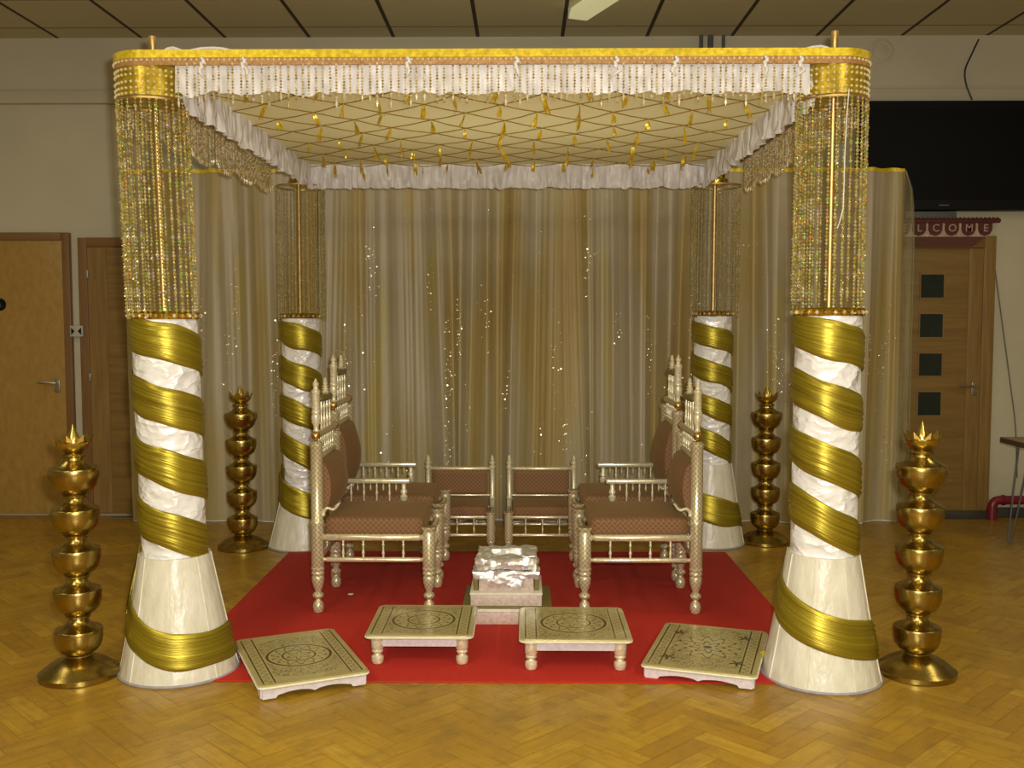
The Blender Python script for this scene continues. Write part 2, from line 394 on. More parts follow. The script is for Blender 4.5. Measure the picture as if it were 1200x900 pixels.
# herringbone parquet, every block an island of its own
def floor():
    bm = newbm(); uvl = bm.loops.layers.uv[0]
    W = 0.075; n = 4; g = 0.0007
    c, s = math.cos(PI/4), math.sin(PI/4)
    R = 110
    def quad(x0,y0,x1,y1, vert):
        cx, cy = (x0+x1)/2*W, (y0+y1)/2*W
        X = cx*c-cy*s; Y = cx*s+cy*c+3.5
        if X < XL-0.1 or X > XR+0.1 or Y < 1.4 or Y > YW+0.12: return
        pts = [(x0*W+g,y0*W+g),(x1*W-g,y0*W+g),(x1*W-g,y1*W-g),(x0*W+g,y1*W-g)]
        f = bm.faces.new([bm.verts.new((p[0]*c-p[1]*s, p[0]*s+p[1]*c+3.5, 0)) for p in pts])
        o = random.random()*50
        uv = [(0,0),(1,0),(1,1),(0,1)]
        for l, q in zip(f.loops, uv):
            l[uvl].uv = (q[0]*W+o, q[1]*W*n+o) if vert else (q[1]*W+o, q[0]*W*n+o)
    for b in range(-R, R):
        for m in range(-18, 18):
            a = b+2*n*m
            if abs(a) < R: quad(a, b, a+n, b+1, False)
    for a in range(-R, R):
        for m in range(-18, 18):
            b0 = a-2*n+1+2*n*m
            if abs(b0) < R: quad(a, b0, a+1, b0+n, True)
    f = obj('floor', bm, 'parquet', smooth=False, flat_angle='keep'); tag(f, kind='structure')
    me = f.data
    bm = bmesh.new(); bm.from_mesh(me)
    k = len(bm.faces)
    vs = [bm.verts.new(p) for p in ((XL,YB,-0.002),(XR,YB,-0.002),(XR,YW+0.1,-0.002),(XL,YW+0.1,-0.002))]
    nf = bm.faces.new(vs); nf.material_index = 1
    bm.faces.ensure_lookup_table()
    for q in bm.faces:
        if q.normal.z < 0: q.normal_flip()
    bm.to_mesh(me); bm.free(); me.materials.append(M['subfloor'])
floor()
bm = newbm(); box(bm, XL,XR,YB,YW+0.1,-0.12,-0.01); tag(obj('floor_base', bm, 'subfloor', smooth=False), kind='structure').name = 'floor_slab'
bm = newbm(); box(bm, XL,XR,YB,YW+0.1,ZC,ZC+0.1); tag(obj('ceiling', bm, 'ceiling', smooth=False), kind='structure')
bm = newbm(); box(bm, XL,XR,YW,YW+0.15,0,ZC); tag(obj('wall_back', bm, 'wall', smooth=False), kind='structure')
bm = newbm(); box(bm, XL-0.15,XL,YB,YW,0,ZC); tag(obj('wall_left', bm, 'wall', smooth=False), kind='structure')
bm = newbm(); box(bm, XR,XR+0.15,YB,YW,0,ZC); tag(obj('wall_right', bm, 'wall', smooth=False), kind='structure')
bm = newbm(); box(bm, XL,XR,YB-0.15,YB,0,ZC); tag(obj('wall_rear', bm, 'wall', smooth=False), kind='structure')
# wall trunking band under the ceiling
def wy(px, py, off=0.0): return on_y(px, py, YW-off)
z1 = wy(300,107).z; z0 = wy(300,122).z
bm = newbm(); box(bm, XL,XR,YW-0.05,YW,z0,z1,0.006); box(bm, XL,XR,YW-0.012,YW,z1,z1+0.012)
tag(obj('trim_1', bm, 'trunk'), kind='structure')

# ---------- doors
def door(n, xl, xr, zt, fw, m_leaf, m_frame, handle=None, extras=None):
    bm = newbm(); box(bm, xl,xr,YW-0.035,YW-0.002,0.02,zt-fw,0.002)
    d = tag(obj('door_%d' % n, bm, m_leaf), kind='structure')
    bm = newbm(); box(bm, xl-fw,xl,YW-0.04,YW-0.001,0,zt,0.004); obj('door_frame', bm, m_frame, d)
    bm = newbm(); box(bm, xr,xr+fw,YW-0.04,YW-0.001,0,zt,0.004); obj('door_frame', bm, m_frame, d)
    bm = newbm(); box(bm, xl,xr,YW-0.05,YW-0.001,zt-fw,zt,0.004); obj('door_lintel', bm, 'frame_h', d)
    if handle:
        hx, hz, sgn = handle
        bm = newbm(); box(bm, hx-0.02,hx+0.02,YW-0.043,YW-0.034,hz-0.07,hz+0.03,0.003)
        tube(bm, [(hx,YW-0.04,hz),(hx,YW-0.085,hz),(hx+sgn*0.02,YW-0.09,hz),(hx+sgn*0.12,YW-0.09,hz+0.005)], 0.009)
        obj('door_handle', bm, 'steel', d)
    return d
xr = wy(78,400).x
d1 = door(1, xr-0.86, xr, wy(40,273).z, 0.055, 'birch', 'frame', (wy(70,448).x, wy(70,448).z, -1))
p = wy(3,357)
bm = newbm(); lathe(bm, [(0.045,0),(0.045,0.006)], (p.x,YW-0.035,p.z), 24, (0,-1,0)); obj('door_sign', bm, 'black', d1)
bm = newbm(); tube(bm, [(p.x-0.012,YW-0.043,p.z-0.02),(p.x,YW-0.043,p.z+0.02),(p.x+0.012,YW-0.043,p.z-0.02)], 0.003); obj('sign_figure', bm, 'grey', d1)
xl = wy(107,400).x
d2 = door(2, xl, xl+0.84, wy(120,279).z, 0.065, 'oak_h', 'frame')
bm = newbm(); box(bm, xl+0.004,xl+0.14,YW-0.038,YW-0.034,0.03,wy(120,279).z-0.07); obj('stile', bm, 'oak_v', d2)
for zz in (wy(108,322).z, wy(108,442).z, 0.25):
    bm = newbm(); box(bm, xl-0.008,xl+0.012,YW-0.054,YW-0.03,zz-0.03,zz+0.03,0.002); obj('hinge', bm, 'steel', d2)
xr = wy(1146,450).x; xl3 = xr-0.80; zt3 = wy(1100,277).z
d3 = door(3, xl3, xr, zt3, 0.085, 'oak_h', 'oak_v', (wy(1139,452).x, wy(1139,452).z, -1))
sx = wy(1129,450).x
bm = newbm(); box(bm, sx,xr-0.004,YW-0.041,YW-0.034,0.03,zt3-0.09,0.001); obj('stile', bm, 'oak_v', d3)
for zz in (wy(1100,562).z, wy(1100,515).z):
    bm = newbm(); box(bm, xl3+0.01,sx,YW-0.038,YW-0.0345,zz-0.005,zz+0.005); obj('panel_line', bm, 'oak_v', d3)
for a, b in ((322,349),(368,395),(414,440),(459,486)):
    x0, x1 = wy(1075,400).x, wy(1101.5,400).x; zb, za = wy(1088,b).z, wy(1088,a).z
    bm = newbm()
    for q in ((x0-0.008,x1+0.008,zb-0.008,zb),(x0-0.008,x1+0.008,za,za+0.008),(x0-0.008,x0,zb,za),(x1,x1+0.008,zb,za)):
        box(bm, q[0],q[1],YW-0.042,YW-0.034,q[2],q[3])
    fr = obj('glazing_bead', bm, 'oak_v', d3)
    bm = newbm(); box(bm, x0,x1,YW-0.038,YW-0.033,zb,za); obj('pane', bm, 'glassdark', fr)
# skirting
def skirt(n, a, b):
    bm = newbm(); box(bm, a,b,YW-0.02,YW,0,0.075,0.003); tag(obj('baseboard_%s' % n, bm, 'dark_base'), kind='structure')
e1 = wy(87.5,400).x+0.0; e2 = wy(96,400).x
skirt('left', XL, d1.data.vertices[0].co.x if False else wy(78,400).x-0.86-0.056)
skirt('middle', wy(107,400).x+0.84+0.066, xl3-0.086)
skirt('right', xr+0.086, XR)
bm = newbm()
box(bm, wy(78,400).x+0.056, wy(107,400).x-0.066, YW-0.02, YW, 0, 0.075); tag(obj('baseboard_between_doors', bm, 'dark_base'), kind='structure')
bm = newbm(); box(bm, xl3-0.08, xr+0.08, YW-0.075, YW-0.052, 0, 0.06,0.004); tag(obj('trim_2', bm, 'dark_base'), kind='structure')

# switch plate between the left doors
p = wy(93,388)
s = thing('light_switch', 'grey light switch on the wall strip between the two left doors', 'switch', (p.x,YW-0.001,p.z))
bm = newbm(); box(bm, -0.046,0.046,-0.05,0,-0.04,0.04,0.004); obj('switch_plate', bm, 'lightgrey', s)
bm = newbm(); xz_prism(bm, [(-0.036,0.026),(-0.012,0.0),(-0.036,-0.026)], -0.053,-0.05); xz_prism(bm, [(0.036,0.026),(0.012,0.0),(0.036,-0.026)], -0.053,-0.05); obj('rocker', bm, 'black', s)
# round vent
p = wy(1033,60)
v = thing('wall_vent', 'faint round vent cover high on the back wall right of the canopy', 'vent', (p.x,YW-0.001,p.z))
bm = newbm(); lathe(bm, [(0.085,0),(0.085,0.006),(0.07,0.012),(0.066,0.006)], (0,0,0), 32, (0,-1,0)); obj('vent_ring', bm, 'wall', v)
bm = newbm(); lathe(bm, [(0.05,0.0),(0.05,0.008),(0.045,0.01)], (0,0,0), 24, (0,-1,0)); obj('vent_plate', bm, 'trunk', v)
# conduit pipes above canopy
for q, px in enumerate((821, 832, 847)):
    a = wy(px,55)
    bm = newbm(); tube(bm, [(a.x,YW-0.02,ZC),(a.x,YW-0.02,z1+0.015)], (0.014,0.02,0.012)[q])
    box(bm, a.x-0.03,a.x+0.03,YW-0.008,YW,ZC-0.12,ZC-0.10)
    tag(obj('conduit_pipe', bm, 'grey'), ['leftmost of three grey conduits on the wall above the canopy','middle and thickest of three grey conduits above the canopy','rightmost and thinnest of three grey conduits above the canopy'][q], 'pipe', 'grey conduits above the canopy')
# hanging cable and garland cable
def cable(name, pix, off, r, m, label):
    bm = newbm(); pts = [on_y(px,py,YW-off) for px,py in pix]
    out = []
    for i in range(len(pts)-1):
        p0 = pts[max(0,i-1)]; p1 = pts[i]; p2 = pts[i+1]; p3 = pts[min(len(pts)-1,i+2)]
        for k in range(6):
            u = k/6
            out.append(0.5*((2*p1)+(p2-p0)*u+(2*p0-5*p1+4*p2-p3)*u*u+(3*p1-p0-3*p2+p3)*u**3))
    out.append(pts[-1]); tube(bm, out, r, 6); tag(obj(name, bm, m), label, 'cable')
cable('ceiling_cable', [(1147,46),(1138,65),(1131,82),(1132,98),(1139,117)], 0.055, 0.006, 'wire', 'thin black cable hanging from the ceiling down to the black screen')
cable('garland_cable', [(1162,282),(1168,330),(1176,390),(1184,450),(1190,500),(1192,560)], 0.01, 0.004, 'wire2', 'thin cable trailing down the wall right of the glazed door')
# black screen
a = on_y(1010,118,YW-0.12); b = on_y(1010,246,YW-0.12)
s = thing('wall_screen', 'large black screen mounted high on the wall above the glazed door', 'screen', (a.x,YW,b.z))
w = 2.3; hh = a.z-b.z
bm = newbm(); box(bm, 0,w,-0.12,0,0,hh,0.006); obj('screen_casing', bm, 'black', s)
bm = newbm(); box(bm, 0.05,w-0.05,-0.1225,-0.1195,0.07,hh-0.05); obj('screen_panel', bm, plain('screen_glass', (0.003,0.003,0.0045), 0.5, Specular_IOR_Level=0.15), s)
bm = newbm(); q = on_y(1106,241,YW-0.12); box(bm, q.x-a.x-0.035,q.x-a.x+0.035,-0.124,-0.1195,0.028,0.036); obj('screen_badge', bm, 'grey', s)
a = on_y(1062,247.5,YW-0.09); b = on_y(1121,256.5,YW-0.09)
bm = newbm(); box(bm, a.x,b.x,YW-0.09,YW-0.001,b.z,a.z-0.004,0.003)
tag(obj('wall_box', bm, 'grey'), 'small grey box on the wall directly under the black screen', 'box')
# welcome garland (toran)
c0 = on_y(1040,258,YW-0.075); pxm = (on_y(1135,258,YW-0.075).x-on_y(1115,258,YW-0.075).x)/20
zt = on_y(1100,256.5,YW-0.075).z; zb = on_y(1100,291,YW-0.075).z
cx = on_y(1096.5,260,YW-0.075).x
g = thing('welcome_hanging', 'maroon beaded WELCOME door hanging over the glazed door', 'door hanging', (cx,YW-0.075,zt))
hw = (on_y(1168,260,YW-0.075).x-cx)
bm = newbm(); box(bm, -hw,hw,-0.012,0.012,-0.03,0.0,0.006)
for k in range(60): sphere(bm, (-hw+2*hw*k/59,-0.012,-0.003+0.006*(k%2)), 0.009, 8)
for sg in (-1,1): sphere(bm, (sg*(hw+0.012),0,-0.012), 0.018, 10)
obj('bead_header', bm, 'maroon', g)
d_ = hw-0.09
bm = newbm(); xz_prism(bm, [(-d_-0.055,-0.028),(d_+0.055,-0.028),(d_+0.02,-0.125),(-d_-0.02,-0.125)], -0.004, 0.006); obj('panel', bm, 'pinkwhite', g)
bm = newbm(); xz_prism(bm, [(-d_-0.01,-0.125),(d_+0.01,-0.125),(d_-0.07,-0.19),(-d_+0.07,-0.19)], -0.005, 0.008); obj('lower_fringe', bm, plain('dark_maroon_fringe', (0.10,0.035,0.02), 0.7), g)
xs = [on_y(px,258,YW-0.075).x-cx for px in (1039,1058,1076.5,1095.7,1115,1134.5,1154)]
for ch, x in zip('WELCOME', xs):
    bm = newbm()
    pts = [(x-0.048,-0.03),(x+0.048,-0.03),(x+0.047,-0.08),(x+0.032,-0.108),(x,-0.12),(x-0.032,-0.108),(x-0.047,-0.08)]
    xz_prism(bm, pts, -0.018, -0.003); sh = obj('shield', bm, 'maroon', g)
    cu = bpy.data.curves.new('letter_tmp', 'FONT'); cu.body = ch; cu.size = 0.072; cu.extrude = 0.002; cu.offset = 0.0004; cu.align_x = 'CENTER'; cu.align_y = 'CENTER'
    to = bpy.data.objects.new('letter_tmp', cu); COL.objects.link(to)
    dg = bpy.context.evaluated_depsgraph_get(); me = bpy.data.meshes.new_from_object(to.evaluated_get(dg))
    bpy.data.objects.remove(to)
    me.materials.clear(); me.materials.append(M['letterbead'])
    lo = bpy.data.objects.new('letter', me); COL.objects.link(lo); lo.parent = sh; lo.location = (x,-0.021,-0.068); lo.rotation_euler = (PI/2,0,0)
# red pipe
a = on_y(1163,586,YW-0.08)
bm = newbm(); pts = [(a.x,YW-0.08,0.0),(a.x,YW-0.08,a.z-0.05)]
for k in range(1,6):
    an = PI/2*k/5; pts.append((a.x+0.05*(1-math.cos(an)),YW-0.08,a.z-0.05+0.05*math.sin(an)))
pts.append((XR-0.01,YW-0.08,a.z)); tube(bm, pts, 0.032, 12)
tube(bm, [(a.x+0.07,YW-0.08,a.z),(a.x+0.085,YW-0.08,a.z)], 0.038, 12); tube(bm, [(a.x,YW-0.08,a.z-0.075),(a.x,YW-0.08,a.z-0.06)], 0.038, 12)
tag(obj('heating_pipe', bm, 'redpipe'), 'dark red pipe low on the wall behind the hairpin table', 'pipe')
# side table with hairpin legs at the right edge
foot = on_z(1180.5,637,0); tp = on_y(1172,512,foot.y+0.07)
zt = tp.z
tb = thing('side_table', 'wood topped table with wire hairpin legs at the right edge', 'table', (tp.x,tp.y,0))
bm = newbm(); box(bm, 0,1.2,-0.65,0,zt-0.004,zt,0.001); top = obj('tabletop', bm, 'tabletop', tb)
bm = newbm(); box(bm, 0,1.2,-0.65,0,zt-0.035,zt-0.004,0.002); obj('edge_band', bm, 'tableedge', top)
fx_ = foot.x-tp.x
for (lx,ly,dx,dy) in ((fx_,-0.07,1,1),(1.15,-0.07,-1,1),(fx_,-0.58,1,-1),(1.15,-0.58,-1,-1)):
    bm = newbm()
    tube(bm, [(lx+dx*0.055,ly,zt-0.035),(lx,ly,0.012),(lx+dx*0.008,ly-dy*0.01,0.004),(lx+dx*0.02,ly-dy*0.01,0.012),(lx+dx*0.125,ly-dy*0.02,zt-0.035)], 0.006)
    x0_, x1_ = sorted((lx+dx*0.04,lx+dx*0.14)); box(bm, x0_,x1_,ly-0.03,ly+0.03,zt-0.04,zt-0.0345)
    obj('leg', bm, 'grey', tb)
# ceiling light (diagonal batten)
def ceil_at(px, py, z): return on_z(px, py, z)
zl = ZC-0.07
a = ceil_at(677,23,zl); b = ceil_at(712,0,zl); dr = (b-a).normalized(); L = 1.5
fl = thing('fluorescent_light', 'pale fluorescent batten light on the ceiling above the canopy', 'light', (a.x,a.y,ZC), math.atan2(dr.y,dr.x))
bm = newbm(); xz = [(-0.065,-0.07),(0.065,-0.07),(0.045,0.0),(-0.045,0.0)]
A = [bm.verts.new((0,x,z)) for x,z in xz]; B_ = [bm.verts.new((L,x,z)) for x,z in xz]
for k in range(4): bm.faces.new((A[k],A[(k+1)%4],B_[(k+1)%4],B_[k]))
bm.faces.new(A); bm.faces.new(B_); obj('diffuser', bm, 'fluor', fl, smooth=False)
bm = newbm(); box(bm, -0.012,0,-0.066,0.066,-0.071,0,0.002); obj('end_cap', bm, 'lightgrey', fl)
bm = newbm(); box(bm, L,L+0.012,-0.066,0.066,-0.071,0,0.002); obj('end_cap', bm, 'lightgrey', fl)

# ---------------------------------------------------------------- backdrop curtains
YC = on_z(613,612).y
ZTOP = on_y(613,201,YC).z
def fold(x):
    return (0.028*math.sin(x*24+3.0*math.sin(x*4.1)+2*math.sin(x*2.3+1))+0.006*math.sin(x*53+3.2*math.sin(x*7))+0.014*math.sin(x*11.3+1)+0.02*noise.noise(Vector((x*9,0,3)))+0.007*noise.noise(Vector((x*45,0,8))))
def curtain(x0, x1, ztop, label, seed, y, topband=True):
    root = thing('backdrop_curtain', label, 'curtain', (x0,y,0), 0, 'gold and lilac backdrop curtains')
    nx = int((x1-x0)/0.0075); nz = 26
    bm = newbm(); grid = []
    def P(u, vz):
        x = u*(x1-x0); X = x0+x
        w = 1-vz    # 0 at top
        amp = 0.45+0.75*min(1, w*3) 
        drift = 0.09*w*math.sin(X*5+seed)+0.05*w*w*math.sin(X*13)
        tight = fold(X+drift*0.5+seed)*amp
        return Vector((x+0.02*w*math.sin(X*20), tight, 0.015+vz*(ztop-0.015)+ (0.004*math.sin(X*40) if vz>0.99 else 0)))
    for j in range(nz+1):
        grid.append([bm.verts.new(P(i/nx, j/nz)) for i in range(nx+1)])
    for j in range(nz):
        for i in range(nx): bm.faces.new((grid[j][i],grid[j][i+1],grid[j+1][i+1],grid[j+1][i]))
    cl = obj('drape', bm, 'curtain', root, flat_angle=180)
    bm = newbm(); nb = nx//2; rows = []
    for j in range(3):
        rows.append([bm.verts.new(P(i/nb, 1.0)+Vector((0,-0.006,-0.006+0.013*j))) for i in range(nb+1)])
    for j in range(2):
        for i in range(nb): bm.faces.new((rows[j][i],rows[j][i+1],rows[j+1][i+1],rows[j+1][i]))
    obj('gold_heading', bm, 'gold_trim', root)
    # white lining hem
    bm = newbm(); rows = []
    for j in range(2): rows.append([bm.verts.new(P(i/nb, 0.0)+Vector((0,0.012,-0.012+0.03*j))) for i in range(nb+1)])
    for i in range(nb): bm.faces.new((rows[0][i],rows[0][i+1],rows[1][i+1],rows[1][i]))
    obj('white_hem', bm, 'white', root)
    # sequins, clustered down some folds
    bm = newbm(); R = random.Random(seed*17+3)
    def seq(u, vz, r):
        p = P(u, vz); q = P(min(1,u+0.002), vz); nrm = Vector((-(q.y-p.y), -(q.x-p.x) if False else -(abs(q.x-p.x)+1e-5), 0)).normalized()
        nrm = (Vector((0,-1,0))+Vector((R.uniform(-.22,.22),0,R.uniform(-.3,.2)))).normalized()
        a = nrm.orthogonal().normalized(); b2 = nrm.cross(a); c = p+Vector((0,-0.009,0))
        f = bm.faces.new([bm.verts.new(c+(a*math.cos(2*PI*k/6)+b2*math.sin(2*PI*k/6))*r) for k in range(6)])
        if f.normal.dot(nrm) < 0: pass
    ncl = int((x1-x0)*11)
    for c in range(ncl):
        u0 = R.random(); v0 = R.choice((R.uniform(0.12,0.62),R.uniform(0.2,0.55),R.uniform(0.1,0.85)))
        for k in range(R.randint(6,30)):
            u = u0+R.gauss(0,0.012)/(x1-x0)*1.4; vz = v0+R.gauss(0,0.055)
            if 0 < u < 0.995 and 0.05 < vz < 0.95: seq(u, vz, R.choice((0.0022,0.0028,0.003,0.0034,0.0036,0.0062)))
    for k in range(int((x1-x0)*60)): seq(R.uniform(0.01,0.99), R.uniform(0.06,0.95), 0.0018)
    tag(obj('sequins', bm, 'sequin', root, smooth=False), kind='stuff')
    return root
bx = [on_y(px,400,YC).x for px in (150,374,836,1056)]
curtain(bx[0], bx[1]-0.005, ZTOP, 'left backdrop curtain of gold sheer fabric behind left pillars', 1, YC)
curtain(bx[1]+0.005, bx[2]-0.005, ZTOP, 'wide middle backdrop curtain of striped gold and lilac sheer behind the chairs', 2, YC)
rc = curtain(bx[2]+0.005, bx[3], ZTOP, 'right backdrop curtain of gold sheer fabric beside the glazed door', 3, YC)
# loose see-through edge of the right curtain
bm = newbm(); rows = []
for j in range(21):
    t_ = j/20; z = 0.02+t_*(ZTOP-0.02)
    wd = 0.065*math.sqrt(max(0,1-max(0,(t_-0.8)/0.2)**2)) + 0.008
    rows.append([bm.verts.new((bx[3]-bx[2]-0.005-0.02+wd*i/4+0.02*(i/4), 0.015*math.sin(i*1.6)-0.01, z)) for i in range(5)])
for j in range(20):
    for i in range(4): bm.faces.new((rows[j][i],rows[j][i+1],rows[j+1][i+1],rows[j+1][i]))
obj('sheer_edge', bm, 'sheeredge', rc)
bm = newbm(); tube(bm, [tuple(r[4].co) for r in []] or [(bx[3]-bx[2]-0.005+0.07*1,0,0.02),(bx[3]-bx[2]+0.066,0,ZTOP*0.8),(bx[3]-bx[2]+0.04,0,ZTOP*0.95),(bx[3]-bx[2],0,ZTOP)], 0.0025, 6); obj('hem_cord', bm, 'lightgrey', rc)
st = thing('backdrop_stand', 'pipe and base stand carrying the backdrop curtains', 'stand', ((bx[0]+bx[3])/2,YC+0.1,0))

hwid = (bx[3]-bx[0])/2
bm = newbm(); tube(bm, [(-hwid,0,ZTOP-0.03),(hwid,0,ZTOP-0.03)], 0.02, 12); obj('crossbar', bm, 'steel', st)
for x in (-hwid, bx[1]-st.location.x, bx[2]-st.location.x, hwid):
    bm = newbm(); tube(bm, [(x,0,0.005),(x,0,ZTOP-0.03)], 0.02, 12); obj('upright', bm, 'steel', st)
    bm = newbm(); box(bm, x-0.2,x+0.2,-0.025,0.045,0,0.008,0.002); obj('base_plate', bm, 'steel', st)

# ---------------------------------------------------------------- red rug
a = on_z(190,799); b = on_z(982,799); c = on_z(850,648); d = on_z(337,648)
rx0, rx1, ry0, ry1 = (a.x+d.x)/2, (b.x+c.x)/2, a.y, c.y
bm = newbm(); box(bm, rx0,rx1,ry0,ry1,0.0005,0.007,0.002); tag(obj('red_carpet', bm, 'rug'), 'plain red carpet square on the parquet under the canopy', 'carpet')
RZ = 0.007

# ---------------------------------------------------------------- pillars
def pillar(pxb, pyb, pts, rb, rs, label, bands, coneband, ztop_pole, mat_seed, lab2):
    """pxb,pyb: nearest point of the cone's rim on the floor; pts: shaft-centre pixels at known heights"""
    near = on_z(pxb, pyb, 0); yc = near.y+rb; xc = near.x*yc/near.y
    # lean from the pole top pixel
    topx = on_y(pts[1][0], pts[1][1], yc); zr = topx.z
    k = (topx.x-xc)/topx.z
    z_cone = on_y(pts[2][0], pts[2][1], yc-rs).z
    z_sh = on_y(pts[3][0], pts[3][1], yc-rs).z
    root = thing('wrapped_pillar', label, 'pillar', (xc,yc,0), 0, 'gold wrapped canopy pillars')
    SH = (k,0)
    def crad(z):
        t_ = min(1,max(0,z/z_cone)); return lerp(rb, rs+0.012, t_**0.92)
    prof = [(rb-0.01,0.0),(rb,0.004)]+[(crad(z_cone*i/12), max(0.006,z_cone*i/12)) for i in range(13)]+[(rs*0.9,z_cone+0.002)]
    bm = newbm(); lathe(bm, prof, (0,0,0), 64, shear=SH); cone = obj('cone_base', bm, 'cone', root)
    for q in range(8):
        an = 2*PI*(q+0.25+mat_seed*0.13)/8
        bm = newbm(); tube(bm, [((crad(z)+0.0008)*math.cos(an)+k*z, (crad(z)+0.0008)*math.sin(an), z) for z in [z_cone*i/8 for i in range(9)]], 0.0028, 6); obj('seam', bm, 'piping', cone)
    bm = newbm()
    tube(bm, [((rb+0.0)*math.cos(2*PI*i/48),(rb+0.0)*math.sin(2*PI*i/48),0.006) for i in range(49)], 0.006, 6); obj('hem', bm, plain('grey_hem',(0.35,0.33,0.36),0.7), cone)
    # satin shaft with soft folds
    bm = newbm(); seg = 72; nz = 60; rings = []
    for j in range(nz+1):
        z = lerp(z_cone-0.01, z_sh, j/nz); ring = []
        for i in range(seg):
            an = 2*PI*i/seg
            nn = noise.noise(Vector((math.cos(an)*2.2+z*3, math.sin(an)*2.2, z*9+mat_seed*5)))
            r = rs*(1+0.022*nn)
            ring.append(bm.verts.new((r*math.cos(an)+k*z, r*math.sin(an), z)))
        rings.append(ring)
    for j in range(nz):
        for i in range(seg): bm.faces.new((rings[j][i],rings[j][(i+1)%seg],rings[j+1][(i+1)%seg],rings[j+1][i]))
    bm.faces.new(rings[-1]); obj('satin_shaft', bm, 'satin', root, flat_angle=180)
    # gold ribbon helix
    zc0 = on_y(pts[0][0], bands[0], yc-rs).z; pitch = (zc0-on_y(pts[0][0], bands[-1], yc-rs).z)/(len(bands)-1)
    def strip(fz, frad, a0, a1, width, name, sd):
        bm = newbm(); uvl = bm.loops.layers.uv[0]; n = int(abs(a1-a0)/(2*PI)*60); m = 14; g = []
        for i in range(n+1):
            an = lerp(a0,a1,i/n); row = []
            w = width*(1+0.22*noise.noise(Vector((an*0.9,sd,0))))
            cz = fz(an)+0.012*noise.noise(Vector((an*0.7,sd,5)))
            for j in range(m+1):
                c = j/m-0.5; z = cz+c*w
                zz = min(max(z, 0.012), z_sh+0.002)
                r = frad(zz)+0.007+0.007*(0.5+0.5*noise.noise(Vector((an*0.8,c*9,sd))))*(1-abs(2*c)**4)+0.0025*math.sin(c*40+an*1.3)
                if abs(c) > 0.49: r = frad(zz)+0.003
                row.append(bm.verts.new((r*math.cos(an)+k*zz, r*math.sin(an), zz)))
            g.append(row)
        for i in range(n):
            for j in range(m):
                f = bm.faces.new((g[i][j],g[i+1][j],g[i+1][j+1],g[i][j+1]))
                for l,(ii,jj) in zip(f.loops, ((i,j),(i+1,j),(i+1,j+1),(i,j+1))): l[uvl].uv = (ii/n*abs(a1-a0)/2, jj/m)
        return obj(name, bm, 'ribbon', root, flat_angle=180)
    fz = lambda an: zc0-pitch*(an+PI/2)/(2*PI) - (-0.010+0.0085*max(0,(an+PI/2)/(2*PI)+0.2)*(1+0.2*(mat_seed%2)))*math.sin(an+PI/2)
    a_end = -PI/2 + (zc0-(z_cone+0.06))/pitch*2*PI
    strip(fz, lambda z: rs, -PI*1.05, a_end, pitch*0.62, 'gold_ribbon', mat_seed+1)
    # sash round the cone: heights at left, front, right
    zl_, zf, zr_, wid = coneband
    def fz2(an):   # an from -1.5pi (behind) .. -pi (left) .. -pi/2 (front) .. 0 (right)
        if an < -PI/2: t_ = (an+PI)/(PI/2); return lerp(zl_, zf, t_) if t_ > 0 else zl_+(-t_)*0.13
        t_ = (an+PI/2)/(PI/2); return lerp(zf, zr_, min(t_,1.6))
    def fz2s(an): return (fz2(an-0.25)+fz2(an)+fz2(an+0.25))/3
    strip(fz2s, lambda z: crad(z), -PI*1.45, PI*0.35, wid, 'gold_sash', mat_seed+9)
    if lab2:
        strip(lambda an: lerp(z_cone+0.01, 0.27, (an+PI*1.04)/(PI*0.16)), lambda z: crad(z)+0.004, -PI*1.04, -PI*0.88, 0.05, 'ribbon_strand', 4)
    # ring and pole
    bm = newbm(); lathe(bm, [(rs*0.5,0),(rs+0.008,0.0),(rs+0.012,0.008),(rs+0.008,0.014),(rs+0.013,0.022),(rs+0.004,0.03),(0.02,0.034)], (k*z_sh,0,z_sh), 48); ring = obj('top_ring', bm, 'rim', root)
    for q in range(26):
        an = 2*PI*q/26; bm = newbm() if q == 0 else bm
        octa(bm, ((rs+0.013)*math.cos(an)+k*z_sh,(rs+0.013)*math.sin(an),z_sh+0.013), 0.008, 0.009, an)
    obj('ring_jewels', bm, 'bead2', ring, smooth=False)
    bm = newbm(); lathe(bm, [(0.0125,0),(0.0125,ztop_pole-z_sh-0.05),(0.014,ztop_pole-z_sh-0.045),(0.014,ztop_pole-z_sh-0.002),(0.012,ztop_pole-z_sh)], (k*z_sh,0,z_sh+0.02), 16, shear=SH)
    obj('pole', bm, 'pole', root)
    return dict(root=root, x=xc, y=yc, k=k, zs=z_sh, rs=rs)
ZP = 2.53
RB, RS = 0.235, 0.128
PL = {}
PL['FL'] = pillar(211.5,808,[(195,398),(181,105),(205,656),(190,374)], RB, RS, 'front left pillar wrapped in white satin and spiral gold ribbon', (398,473,548,620), (0.29,0.135,0.125,0.14), ZP, 0.0, 'x')
PL['FR'] = pillar(961,815.5,[(973,398),(977,105),(969,655),(974,370)], RB, RS, 'front right pillar wrapped in white satin and spiral gold ribbon', (400,476,548,618), (0.32,0.215,0.15,0.15), ZP, 1.0, '')
PL['BL'] = pillar(356,648,[(351,396),(350,216),(352,580),(351,373)], RB*0.93, RS*0.93, 'rear left pillar behind the left armchairs wrapped in white satin and gold', (394,440,485,530), (0.40,0.30,0.22,0.16), ZP, 2.0, '')
PL['BR'] = pillar(831,645,[(836,396),(838,216),(835,545),(835,370)], RB*0.93, RS*0.93, 'rear right pillar behind the right armchairs wrapped in white satin and gold', (396,443,488,520), (0.30,0.24,0.18,0.17), ZP, 3.0, '')
def pole_top(k, z=2.45):
    p = PL[k]; return Vector((p['x']+p['k']*z, p['y'], z))

